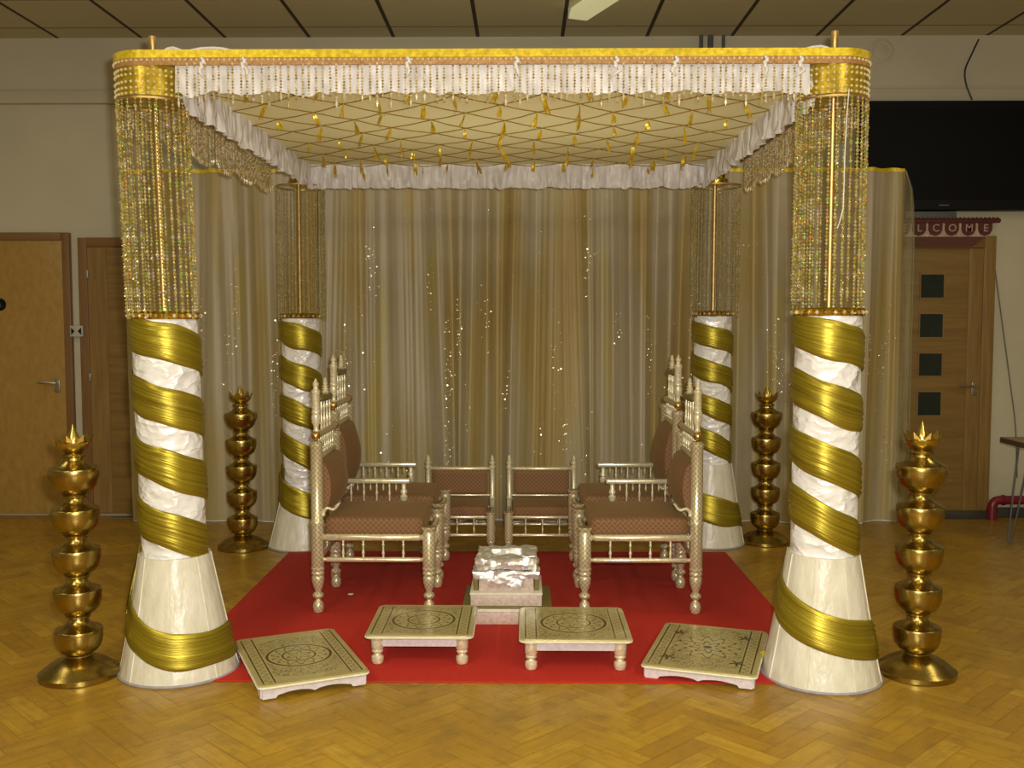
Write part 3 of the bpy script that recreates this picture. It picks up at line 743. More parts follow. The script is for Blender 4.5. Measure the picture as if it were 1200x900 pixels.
# ---------------------------------------------------------------- canopy
Z_T = on_y(600,58.5,PL['FL']['y']-0.14).z
ZT = Z_T
cn = {k: pole_top(k) for k in PL}
can = thing('canopy', 'gold and white fabric wedding canopy with bead fringe carried on four pillars', 'canopy', (0,(cn['FL'].y+cn['BL'].y)/2,ZT-0.03))
O = can.location.copy()
RO = 0.137
yf = (cn['FL'].y+cn['FR'].y)/2; yb = (cn['BL'].y+cn['BR'].y)/2
# outer loop with round corners, in world xy
def outer(off=0.0, n=10):
    loop = []
    for c, a0 in ((Vector((cn['FR'].x,yf)),-PI/2),(Vector((cn['BR'].x,yb)),0),(Vector((cn['BL'].x,yb)),PI/2),(Vector((cn['FL'].x,yf)),PI)):
        for i in range(n+1):
            a = a0+PI/2*i/n; loop.append(Vector((c.x+(RO+off)*math.cos(a), c.y+(RO+off)*math.sin(a))))
    return loop
def wall_loop(bm, off_o, off_i, z0, z1, wav=0.0):
    A = outer(off_o); B2 = outer(off_i); n = len(A)
    vs = []
    for i in range(n):
        vs.append([bm.verts.new(Vector((p.x,p.y,z))-O) for p, z in ((A[i],z0),(A[i],z1),(B2[i],z1),(B2[i],z0))])
    for i in range(n):
        j = (i+1) % n
        for q in range(4): bm.faces.new((vs[i][q],vs[j][q],vs[j][(q+1)%4],vs[i][(q+1)%4]))
bm = newbm(); wall_loop(bm, -0.012, -0.04, ZT-0.05, ZT-0.012); obj('frame_rail', bm, 'lightgrey', can)
bm = newbm(); wall_loop(bm, 0.004, -0.02, ZT-0.030, ZT); obj('gold_trim', bm, 'gold_trim', can)
bm = newbm(); wall_loop(bm, 0.0, -0.012, ZT-0.056, ZT-0.030); br = obj('braid', bm, 'pinkbraid', can)
bm = newbm(); L_ = outer(0.003, 10)
def along(loop, step):
    out = []; acc = 0; n = len(loop)
    for i in range(n):
        a = loop[i]; b = loop[(i+1)%n]; d = (b-a).length; s_ = 0
        while acc <= d:
            out.append(a.lerp(b, acc/d)); acc += step
        acc -= d
    return out
for q, p in enumerate(along(L_, 0.021)): octa(bm, Vector((p.x,p.y,ZT-0.037))-O, 0.0062, 0.0062)
tag(obj('braid_beads', bm, 'stud', br, smooth=False), kind='stuff')
# corner drums around pole tops
for kk in ('FL','FR','BL','BR'):
    c = cn[kk]; y_ = yf if kk[0] == 'F' else yb
    bm = newbm(); zb_ = ZT-0.165; R0 = RO-0.004
    if kk[0] == 'F':
        lathe(bm, [(R0-0.01,zb_),(R0,zb_),(R0+0.001,zb_+0.06),(R0,ZT-0.05),(R0-0.01,ZT-0.05)], (c.x-O.x,y_-O.y,-O.z), 48)
    else:
        lathe(bm, [(0.03,zb_-0.02),(0.062,zb_-0.02),(0.07,zb_-0.01),(0.07,zb_+0.015),(0.05,zb_+0.02),(0.05,ZT-0.05)], (c.x-O.x,y_-O.y,-O.z), 32)
    dr_ = obj('corner_drum', bm, 'drum_gold' if kk[0] == 'F' else 'rim', can)
    if kk[0] == 'F':
        bm = newbm()
        for row, zz in enumerate((ZT-0.068, ZT-0.088, ZT-0.115, ZT-0.138, ZT-0.158)):
            for i in range(38):
                a = 2*PI*(i+0.5*(row%2)*0)/38
                octa(bm, (c.x-O.x+(R0+0.003)*math.cos(a), y_-O.y+(R0+0.003)*math.sin(a), zz-O.z), 0.0062, 0.0062, a)
        tag(obj('drum_studs', bm, 'stud', dr_, smooth=False), kind='stuff')
# ceiling cloth, sagging slightly
xi0, xi1 = cn['FL'].x+0.15, cn['FR'].x-0.10; yi0, yi1 = yf-0.09, yb-0.10
ZCl = ZT-0.07
bm = newbm(); g = []; nx, ny = 60, 50
for j in range(ny+1):
    row = []
    for i in range(nx+1):
        u, v_ = i/nx, j/ny; s_ = 16*u*(1-u)*v_*(1-v_)
        row.append(bm.verts.new(Vector((lerp(xi0,xi1,u), lerp(yi0,yi1,v_), ZCl-0.015*s_+0.004*noise.noise(Vector((u*7,v_*7,0)))))-O))
    g.append(row)
for j in range(ny):
    for i in range(nx): bm.faces.new((g[j][i],g[j][i+1],g[j+1][i+1],g[j+1][i]))
obj('ceiling_cloth', bm, 'canopycloth', can, flat_angle=180)
# diamond net of cords and tassels
bm = newbm(); nodes = []
NX, NY = 7, 7; dx = (xi1-xi0)/NX; dy = (yi1-yi0)/NY
def cz(x, y):
    u = (x-xi0)/(xi1-xi0); v_ = (y-yi0)/(yi1-yi0); return ZCl-0.015*16*u*(1-u)*v_*(1-v_)-0.012
segs = set()
for i in range(NX*2+1):
    for j in range(NY*2+1):
        if (i+j) % 2: continue
        nodes.append((i,j))
        for di in (-1,1):
            if 0 <= i+di <= NX*2 and j+1 <= NY*2: segs.add((i,j,i+di,j+1))
jit = {n_: (random.uniform(-0.02,0.02), random.uniform(-0.02,0.02)) for n_ in nodes}
def nodepos(i, j):
    x = xi0+i*dx/2+(jit[(i,j)][0] if 0 < i < NX*2 else 0); y = yi0+j*dy/2+(jit[(i,j)][1] if 0 < j < NY*2 else 0)
    return Vector((x,y,cz(x,y)))
for i,j,a,b in sorted(segs):
    p, q = nodepos(i,j)-O, nodepos(a,b)-O; tube(bm, [p, (p+q)/2-Vector((0,0,0.003)), q], 0.0026, 5)
obj('cord_net', bm, 'cord', can)
R_ = random.Random(11)
tn = [n_ for n_ in nodes if 0 < n_[0] < NX*2 and 0 < n_[1]]
for (i,j) in tn:
    if (R_.random() < 0.08): continue
    p = nodepos(i,j)-O; ln = R_.uniform(0.04,0.085); w_ = R_.uniform(0.006,0.012)
    bm = newbm(); n_ = 6
    tube(bm, [(0,0,0),(0,0,-0.012)], 0.0015, 5)
    for sd in range(2):
        an = R_.uniform(0,PI); prev = None
        for s_ in range(n_+1):
            t_ = s_/n_; ww = w_*(0.35+0.65*math.sin(PI*min(1,t_*1.1))); tw = an+t_*1.2
            c = Vector((0.008*t_*t_*(1 if sd else -1), 0, -0.01-ln*t_))
            A = bm.verts.new(c+Vector((ww*math.cos(tw),ww*math.sin(tw),0))); Bv = bm.verts.new(c-Vector((ww*math.cos(tw),ww*math.sin(tw),0)))
            if prev: bm.faces.new((prev[0],A,Bv,prev[1]))
            prev = (A,Bv)
    sphere(bm, (0,0,-0.012), 0.005, 8)
    obj('tassel', bm, 'tassel', can, loc=p, rot=(R_.uniform(-.35,.35), R_.uniform(-.35,.35), 0), flat_angle=180)
# ruffled organza frills
def frill(p0, p1, z0, z1, nrm, name, sd, dens=34, amp=0.014):
    p0 = Vector(p0); p1 = Vector(p1); L = (p1-p0).length; n = int(L/0.006); m = 8; bm = newbm(); g = []
    dv = (p1-p0).normalized(); nv = Vector(nrm)
    for j in range(m+1):
        t_ = j/m; row = []
        for i in range(n+1):
            s_ = i/n*L
            a = amp*(0.25+0.9*t_)*(0.8*math.sin(s_*dens*1.5+4.5*math.sin(s_*4+sd)+1.2*t_*math.sin(s_*11))+1.5*noise.noise(Vector((s_*26,sd,t_*2.2)))+0.8*noise.noise(Vector((s_*60,sd,t_*1.2))))
            zz = lerp(z1, z0, t_)+(0.016*noise.noise(Vector((s_*9,sd,9)))+0.012*noise.noise(Vector((s_*30,sd,4))))*t_
            p = p0+dv*s_+nv*a
            row.append(bm.verts.new(Vector((p.x,p.y,zz))-O))
        g.append(row)
    for j in range(m):
        for i in range(n): bm.faces.new((g[j][i],g[j][i+1],g[j+1][i+1],g[j+1][i]))
    return obj(name, bm, 'organza', can, flat_angle=180)
zf0 = on_y(600,107,yf-RO).z
frill((cn['FL'].x+0.13,yf-RO+0.03,0),(cn['FR'].x-0.12,yf-RO+0.03,0), zf0, ZT-0.045, (0,1,0), 'front_frill', 1, 30, 0.008)
frill((xi0-0.01,yi1+0.0,0),(xi1+0.01,yi1,0), ZT-0.215, ZT-0.06, (0,1,0), 'back_frill', 2)
frill((xi0,yi0,0),(xi0,yi1,0), ZT-0.21, ZT-0.05, (1,0,0), 'side_frill', 3)
frill((xi1,yi0,0),(xi1,yi1,0), ZT-0.21, ZT-0.05, (1,0,0), 'side_frill', 4)
# white knots along the front edge
for q, px in enumerate((237,285,478,605,722,792,897,938)):
    p = on_y(px, 70, yf-RO-0.005)
    bm = newbm()
    for s_ in range(4):
        a = R_.uniform(-0.7,0.7); sphere(bm, (0.006*math.sin(s_*2),-0.002,-0.010*s_+0.01), 0.006+0.002*(s_%2), 10, 1.4)
    tube(bm, [(0,0,-0.01),(R_.uniform(-.02,.02),-0.004,-0.04),(R_.uniform(-.02,.02),0,-0.06)], 0.005, 6, [0.005,0.008,0.004])
    obj('satin_knot', bm, 'organza', can, loc=Vector((p.x,yf-RO-0.008,ZT-0.045))-O, flat_angle=180)
# bead strings: front ones one by one, the rest together
def string_bm(bm, top, n, step, r, drop=True, tw=0.0):
    for i in range(n):
        octa(bm, (top[0],top[1],top[2]-step*(i+0.5)), r*(1.25 if i%6==5 else 1), r*1.05, tw+i*0.5)
    if drop: octa(bm, (top[0],top[1],top[2]-step*n-r*1.5), r*1.1, r*3.2, tw)
    tube(bm, [(top[0],top[1],top[2]),(top[0],top[1],top[2]-step*n)], 0.0007, 3)
x0, x1 = cn['FL'].x+RO+0.01, cn['FR'].x-RO-0.01; NS = 92
protos = []
for v_ in range(4):
    bm = newbm(); string_bm(bm, (0,0,0), 11+v_, 0.0112, 0.0054, v_ % 2 == 0, v_); protos.append(obj('bead_string', bm, 'bead2', can, smooth=False))
used = [False]*4
for i in range(NS):
    x = lerp(x0,x1,(i+0.5)/NS)+R_.uniform(-0.006,0.006); v_ = R_.choice((0,0,1,1,2,3))
    if R_.random() < 0.05: v_ = 3
    o = protos[v_] if not used[v_] else protos[v_].copy()
    if used[v_]: COL.objects.link(o)
    used[v_] = True
    o.parent = can; o.location = Vector((x, yf-RO-0.012, ZT-0.05+R_.uniform(-0.003,0.003)))-O; o.rotation_euler = (0,0,R_.uniform(0,6))
for v_ in range(4):
    if not used[v_]: bpy.data.objects.remove(protos[v_])
bm = newbm()
def fringe_run(a, b, base=15):
    L = (Vector(b)-Vector(a)).length; n = int(L/0.020)
    for i in range(n):
        t_ = (i+0.5)/n; x, y = lerp(a[0],b[0],t_), lerp(a[1],b[1],t_)
        k_ = base+int(4*abs(math.sin(t_*L*9)))
        string_bm(bm, (x-O.x+R_.uniform(-.004,.004), y-O.y, ZT-0.05-O.z), k_, 0.0105, 0.0052, True, i)
fringe_run((cn['FL'].x-RO-0.008,yf+0.12),(cn['BL'].x-RO-0.008,yb-0.12)); fringe_run((cn['FR'].x+RO+0.008,yf+0.12),(cn['BR'].x+RO+0.008,yb-0.12))
fringe_run((cn['BL'].x+0.16,yb+RO+0.006),(cn['BR'].x-0.16,yb+RO+0.006), 8)
tag(obj('side_and_back_fringe', bm, 'bead2', can, smooth=False), kind='stuff')
# cable loops on top of the canopy
def loop_cable(pxs, label, r=0.006, m='white'):
    bm = newbm(); pts = [on_y(px,py,yf-0.02) for px,py in pxs]; tube(bm, pts, r, 8); tag(obj('cable_loop', bm, m), label, 'cable')
loop_cable([(940,60),(945,57),(952,55),(962,54),(970,56),(975,59)], 'white cable looped over the canopy top beside the front right pole', 0.005)
loop_cable([(192,60),(197,57),(203,56),(209,58),(213,60)], 'short white cable hump on canopy top beside the front left pole', 0.006)
loop_cable([(224,59),(236,56.5),(250,56),(262,57),(270,59)], 'long flat white cable on canopy top right of front left pole', 0.005)

# ---------------------------------------------------------------- crystal curtains round the poles
def crystal(kk, label, rad, step, r, nst, mat, zbot):
    p = PL[kk]; y_ = p['y']
    top = ZT-0.172 if kk[0] == 'F' else ZT-0.19
    c = Vector((cn[kk].x, yf if kk[0]=='F' else yb, top))
    root = thing('crystal_curtain', label, 'bead curtain', c, 0, 'crystal strings round the canopy poles')
    n = int((top-zbot)/step)
    base = None; shx = (p['x']+p['k']*zbot)-c.x
    bm = newbm()
    lathe(bm, [(rad-0.004,0),(rad+0.003,0.0),(rad+0.003,0.008),(rad-0.004,0.008)], (0,0,-0.006), 48, cap=False); obj('hoop', bm, 'pole', root)
    rr = random.Random(hash(kk) % 97 if False else ord(kk[0])*3+ord(kk[1]))
    vars_ = []
    for v_ in range(9):
        bm = newbm()
        L = n+(v_%3-1)
        for i in range(L):
            rb_ = r*(1.35 if i%5==2 else 1.0)
            octa(bm, (0,0,-step*(i+0.5)), rb_, rb_*1.05, rr.uniform(0,2))
        tube(bm, [(0,0,0),(0,0,-step*L)], 0.0008, 3)
        me = bpy.data.meshes.new('bead_string'); bmesh.ops.recalc_face_normals(bm, faces=bm.faces[:]); bm.to_mesh(me); bm.free(); me.materials.append(M[mat]); vars_.append(me)
    for i in range(nst):
        an = 2*PI*(i+rr.uniform(-.15,.15))/nst
        o = bpy.data.objects.new('bead_string', vars_[(i*5+i//9)%9]); COL.objects.link(o); o.parent = root
        o.location = (rad*math.cos(an), rad*math.sin(an), 0)
        o.rotation_euler = (rr.uniform(-.004,.004), -math.atan2(shx, top-zbot)+rr.uniform(-.004,.004), rr.uniform(0,0.3))
    return root
crystal('FL', 'front left curtain of iridescent crystal strings hanging round the pole', 0.134, 0.0142, 0.0064, 29, 'bead', PL['FL']['zs']+0.0)
crystal('FR', 'front right curtain of iridescent crystal strings hanging round the pole', 0.134, 0.0142, 0.0064, 29, 'bead', PL['FR']['zs']+0.03)
crystal('BL', 'rear left curtain of fine gold crystal strings behind the left armchairs', 0.15, 0.0130, 0.0036, 40, 'bead3', PL['BL']['zs']-0.02)
crystal('BR', 'rear right curtain of fine gold crystal strings behind the right armchairs', 0.15, 0.0130, 0.0036, 40, 'bead3', PL['BR']['zs']+0.0)
# thin white wire strand in the right crystal curtain
bm = newbm(); tube(bm, [on_y(px,py,PL['FR']['y']-0.165) for px,py in ((995,104),(992,140),(990,180),(989,220),(988,245),(986,252),(984,260),(981,268))], 0.002, 6)
tag(obj('wire_strand', bm, 'white'), 'loose white wire hanging among the front right crystal strings', 'wire')

# ---------------------------------------------------------------- brass pot towers
def brass(px, py, tip, label):
    near = on_z(px, py, 0); rb = 0.155; yc = near.y+rb; xc = near.x*yc/near.y
    Ht = on_y(tip[0], tip[1], yc).z
    root = thing('brass_pot_tower', label, 'pot stand', (xc,yc,0), 0, 'brass towers of stacked pots')
    s_ = Ht/1.02
    bm = newbm(); lathe(bm, [(0.148,0),(0.155,0.004),(0.155,0.022),(0.147,0.027),(0.135,0.036),(0.115,0.052),(0.085,0.068),(0.06,0.078),(0.05,0.085),(0.05,0.09)], (0,0,0), 56); obj('foot', bm, 'brass', root)
    z = 0.088*1.0; hgt = 0.163*s_
    for q in range(5):
        k = (1.0,0.99,1.0,1.0,1.06)[q]; R = 0.092*k
        pr = [(0.044,0.0),(0.050,0.002),(0.046,0.005),(0.058,0.009),(0.071,0.018),(0.082,0.032),(0.0885,0.050),(R,0.070),(R*1.005,0.090),(R,0.101),(R*0.985,0.105),(R*0.95,0.107),(R*0.90,0.108),(R*0.78,0.113),(R*0.62,0.120),(R*0.50,0.129),(0.040,0.138),(0.038,0.147),(0.046,0.151),(0.048,0.157),(0.044,0.163)]
        pr = [(a, b*s_) for a, b in pr]
        bm = newbm(); lathe(bm, pr, (0,0,z), 48); obj('pot', bm, 'brass', root, flat_angle=28); z += hgt
    bm = newbm()
    lathe(bm, [(0.030,0),(0.036,0.006),(0.040,0.010),(0.052,0.018),(0.062,0.030),(0.067,0.046),(0.063,0.047),(0.045,0.030),(0.02,0.022)], (0,0,z), 40)
    # pointed petals
    for q in range(7):
        a = 2*PI*q/7+0.3
        w = 0.43
        for (r0,z0_,dw) in ((0,0,0),):
            P1 = Vector((0.064*math.cos(a-w),0.064*math.sin(a-w),z+0.044)); P2 = Vector((0.064*math.cos(a+w),0.064*math.sin(a+w),z+0.044))
            Pm = Vector((0.071*math.cos(a),0.071*math.sin(a),z+0.052)); T = Vector((0.075*math.cos(a),0.075*math.sin(a),z+0.080)); Pi = Vector((0.062*math.cos(a),0.062*math.sin(a),z+0.050))
            v_ = [bm.verts.new(x) for x in (P1,P2,Pm,T,Pi)]
            for f in ((0,2,3),(2,1,3),(0,3,4),(4,3,1),(0,1,2),(0,4,1)): bm.faces.new([v_[i] for i in f])
    obj('crown', bm, 'bright_brass', root)
    bm = newbm(); top = Ht-z
    lathe(bm, [(0.016,0.018),(0.027,0.028),(0.030,0.045),(0.022,0.070),(0.010,top*0.80),(0.001,top)], (0,0,z), 24); obj('bud_finial', bm, 'bright_brass', root)
brass(94,808,(85,497), 'front left brass tower of five stacked pots on a round foot')
brass(1073,805,(1076,493), 'front right brass tower of five stacked pots on a round foot')
brass(285,648.5,(284,451), 'rear left brass tower of stacked pots before the curtain')
brass(896,642,(899,452), 'rear right brass tower of stacked pots before the curtain')

# ---------------------------------------------------------------- sankheda chairs
def turned(h):
    foot = [(0.014,0),(0.021,0.004),(0.026,0.020),(0.027,0.035),(0.022,0.052),(0.013,0.062),(0.012,0.068),(0.024,0.076),(0.028,0.086),(0.024,0.096),(0.015,0.102),(0.016,0.112),(0.022,0.125),(0.029,0.150),(0.031,0.172),(0.029,0.180),(0.026,0.184),(0.031,0.190),(0.032,0.200),(0.028,0.206),(0.033,0.214),(0.033,0.222),(0.029,0.226)]
    return foot
SPIN = [(0.004,0),(0.006,0.08),(0.004,0.14),(0.0075,0.20),(0.0075,0.30),(0.0045,0.42),(0.0045,0.62),(0.0075,0.72),(0.004,0.80),(0.006,0.92),(0.004,1)]
def spindle(parent, p, h, name='spindle', k=1.0, m='lac'):
    bm = newbm(); lathe(bm, [(r*k, z*h) for r, z in SPIN], p, 10); return obj(name, bm, m, parent)
def rod(parent, a, b, r, name, m='lac_top'):
    a = Vector(a); b = Vector(b); L = (b-a).length
    pr = [(r*0.6,0),(r*0.95,0.006),(r*0.7,0.014),(r,0.022),(r,L-0.022),(r*0.7,L-0.014),(r*0.95,L-0.006),(r*0.6,L)]
    bm = newbm(); lathe(bm, pr, a, 14, (b-a)); return obj(name, bm, m, parent)
def cushion(parent, x0,x1,y0,y1,z0,z1, name, m='fabric', puff=0.012):
    bm = newbm(); box(bm, x0,x1,y0,y1,z0,z1)
    bmesh.ops.subdivide_edges(bm, edges=bm.edges[:], cuts=9, use_grid_fill=True)
    cx,cy,cz_ = (x0+x1)/2,(y0+y1)/2,(z0+z1)/2; hx,hy,hz = (x1-x0)/2,(y1-y0)/2,(z1-z0)/2
    for v_ in bm.verts:
        u,w,q = (v_.co.x-cx)/hx,(v_.co.y-cy)/hy,(v_.co.z-cz_)/hz
        rr = min(hx,hy,hz)*0.5
        dx_ = max(0,abs(u)*hx-(hx-rr)); dy_ = max(0,abs(w)*hy-(hy-rr)); dz_ = max(0,abs(q)*hz-(hz-rr))
        L = math.sqrt(dx_*dx_+dy_*dy_+dz_*dz_)
        if L > rr:
            f = rr/L
            v_.co.x = cx+math.copysign(min(abs(u)*hx,hx-rr)+dx_*f, u) if dx_ else v_.co.x
            v_.co.y = cy+math.copysign(min(abs(w)*hy,hy-rr)+dy_*f, w) if dy_ else v_.co.y
            v_.co.z = cz_+math.copysign(min(abs(q)*hz,hz-rr)+dz_*f, q) if dz_ else v_.co.z
        if q > 0: v_.co.z += puff*(1-u*u)*(1-w*w)*q
    return obj(name, bm, m, parent, flat_angle=180)
def armchair(xr, xf, yn, yfar, sx, raise_, label):
    """xr: rear post x, xf: front leg x (world), sx: +1 faces +x. yn/yfar: near and far leg rows"""
    root = thing('armchair', label, 'armchair', (xr,yn,RZ), 0, 'carved gold armchairs on the carpet')
    D = abs(xf-xr); Wd = yfar-yn
    def X(v): return sx*v
    zs = 0.425
    for (x,y,rear) in ((0,0,1),(0,Wd,1),(D,0,0),(D,Wd,0)):
        bm = newbm(); lathe(bm, turned(0), (X(x),y,0), 22)
        if rear:
            top = 0.84+raise_
            lathe(bm, [(0.028,0.222),(0.031,0.228),(0.031,0.43),(0.034,0.44),(0.034,0.452),(0.029,0.458),(0.0295,top-0.03),(0.034,top-0.024),(0.034,top-0.010),(0.026,top-0.006),(0.02,top)], (X(x),y,0), 22)
        else:
            lathe(bm, [(0.028,0.222),(0.031,0.228),(0.031,zs-0.03),(0.027,zs-0.024),(0.037,zs-0.010),(0.038,zs-0.002),(0.034,zs)], (X(x),y,0), 22)
        obj('rear_post' if rear else 'leg', bm, 'scale', root)
    zr, zl_ = 0.372, 0.262
    for y in (0,Wd):
        rod(root, (X(0.026),y,zr), (X(D-0.026),y,zr), 0.018, 'seat_rail'); rod(root, (X(0.026),y,zl_), (X(D-0.026),y,zl_), 0.0125, 'stretcher')
        for q in range(4): spindle(root, (X(D*(0.23+0.18*q)),y,zl_+0.010), zr-zl_-0.024)
    for x in (0,D):
        rod(root, (X(x),0.026,zr), (X(x),Wd-0.026,zr), 0.018, 'seat_rail'); rod(root, (X(x),0.026,zl_), (X(x),Wd-0.026,zl_), 0.0125, 'stretcher')
        for q in range(3): spindle(root, (X(x),Wd*(0.26+0.24*q),zl_+0.010), zr-zl_-0.024)
    a, b = sorted((X(0.035), X(D-0.025)))
    cushion(root, a,b,-0.012,Wd+0.005,zr+0.010,zr+0.098,'seat_cushion')
    # back: lower rail, top rail, spindles, cushion
    zb1 = 0.755+raise_; zb2 = 0.868+raise_
    rod(root, (X(0),0.02,zb1), (X(0),Wd-0.02,zb1), 0.016, 'back_rail', 'scale')
    bm = newbm(); lathe(bm, [(0.018,0.02),(0.018,Wd-0.02)], (X(0),0,zb2), 16, (0,1,0)); obj('crest_rail', bm, 'scale', root)
    for y in (-0.012, Wd+0.012):
        bm = newbm(); sphere(bm, (X(0),y,zb2), 0.022, 16); obj('rail_ball', bm, 'copper_ball', root)
    for q in range(8): spindle(root, (X(0),Wd*(0.12+0.76*q/7),zb1+0.012), zb2-zb1-0.024)
    # far rear post cap and near finial
    bm = newbm(); lathe(bm, [(0.012,0),(0.016,0.01),(0.012,0.02),(0.013,0.035),(0.021,0.05),(0.023,0.075),(0.022,0.085),(0.017,0.088),(0.022,0.095),(0.022,0.105),(0.018,0.11),(0.019,0.118),(0.019,0.185),(0.022,0.19),(0.022,0.205),(0.014,0.21),(0.011,0.222),(0.015,0.230),(0.015,0.240),(0.009,0.247),(0.003,0.262)], (X(0),0,zb2+0.012), 18); obj('post_finial', bm, 'lac', root)
    # centre crest: spindles, small slab, ringed finial
    for q in range(4): spindle(root, (X(0),Wd*0.5+(-0.105+0.07*q*1.0),zb2+0.014), 0.155, k=1.2)
    zc = zb2+0.168
    bm = newbm(); lathe(bm, [(0.006,-0.125),(0.014,-0.115),(0.019,-0.09),(0.02,0.09),(0.014,0.115),(0.006,0.125)], (X(0),Wd*0.5,zc), 14, (0,1,0)); obj('crest_bar', bm, 'oliveside', root)
    bm = newbm(); lathe(bm, [(0.012,0),(0.017,0.008),(0.022,0.014),(0.012,0.02),(0.02,0.028),(0.012,0.034),(0.018,0.042),(0.010,0.048),(0.013,0.056),(0.008,0.064),(0.010,0.072),(0.002,0.085)], (X(0),Wd*0.5,zc+0.012), 16); obj('crest_finial', bm, 'lac', root)
    # bulging back cushion
    bm = newbm(); nz_, ny_ = 16, 14; g = []; z0_, z1_ = 0.475, zb1-0.012
    def cp(j, i, side):
        v_ = j/nz_; u = i/ny_
        bul = 0.085*math.sin(PI*min(max(v_,0.0),1))**0.55*(0.55+0.45*math.sin(PI*u))
        x = 0.018+bul if side else -0.012
        return (X(x), lerp(0.015,Wd-0.015,u), lerp(z0_,z1_,v_))
    for side in (0,1): g.append([[bm.verts.new(cp(j,i,side)) for i in range(ny_+1)] for j in range(nz_+1)])
    for side in (0,1):
        for j in range(nz_):
            for i in range(ny_): bm.faces.new((g[side][j][i],g[side][j][i+1],g[side][j+1][i+1],g[side][j+1][i]))
    for i in range(ny_):
        for j in (0,nz_): bm.faces.new((g[0][j][i],g[0][j][i+1],g[1][j][i+1],g[1][j][i]))
    for j in range(nz_):
        for i in (0,ny_): bm.faces.new((g[0][j][i],g[0][j+1][i],g[1][j+1][i],g[1][j][i]))
    obj('back_cushion', bm, 'fabric', root, flat_angle=60)
    # far arm
    za = 0.572; y = Wd
    bm = newbm(); box(bm, min(X(0.03),X(0.40)),max(X(0.03),X(0.40)),y-0.02,y+0.02,za-0.013,za+0.013,0.008)
    obj('armrest', bm, 'lac_top', root)
    bm = newbm(); lathe(bm, [(0.014,0),(0.017,0.012),(0.012,0.02),(0.019,0.03),(0.02,0.05),(0.011,0.058),(0.018,0.066),(0.018,0.078),(0.012,0.086),(0.013,0.115)], (X(0.365),y,zr+0.07), 14); obj('arm_post', bm, 'lac', root)
    for q in range(4):
        spindle(root, (X(0.085+0.068*q),y,zr+0.015), za-zr-0.03)
    for q in range(5):
        bm = newbm(); lathe(bm, [(0.0015,0),(0.005,0.008),(0.005,0.022),(0.0025,0.03),(0.004,0.04)], (X(0.052+0.068*q),y,za-0.052), 8); obj('pendant', bm, 'lac', root)
    # scroll bracket where the near post meets the cushion
    bm = newbm(); pts = []
    for q in range(14):
        t_ = q/13; pts.append((X(0.025+0.085*t_), -0.004, zr+0.105+0.055*t_**0.6+0.012*math.sin(t_*7)))
    tube(bm, pts, 0.006, 8, [0.009-0.004*(q/13) for q in range(14)]); sphere(bm, (X(0.03),-0.004,zr+0.112), 0.012, 10); obj('scroll_bracket', bm, 'lac', root)
    return root
def legx(px, y): return on_y(px, 700, y).x
yn1 = on_z(373,719,RZ).y+0.02; yf1 = on_z(395,689,RZ).y+0.02
yn2 = on_z(613,680,RZ).y; yf2 = on_z(519,657,RZ).y+0.01
xr_l = legx(373,yn1); xf_l = legx(503,yn1); xf_r = legx(685,yn1); xr_r = legx(815,yn1)
armchair(xr_l, xf_l, yn1, yf1, 1, 0.0, 'nearest left gold armchair facing right with brown cushions')
armchair(xr_l-0.03, xf_l-0.005, yn2, yf2, 1, 0.095, 'second left gold armchair facing right, taller, behind the nearest one')
armchair(xr_r, xf_r, yn1, yf1, -1, 0.0, 'nearest right gold armchair facing left with brown cushions')
armchair(xr_r+0.0, xf_r-0.0, yn2, yf2, -1, 0.095, 'second right gold armchair facing left, taller, behind the nearest one')

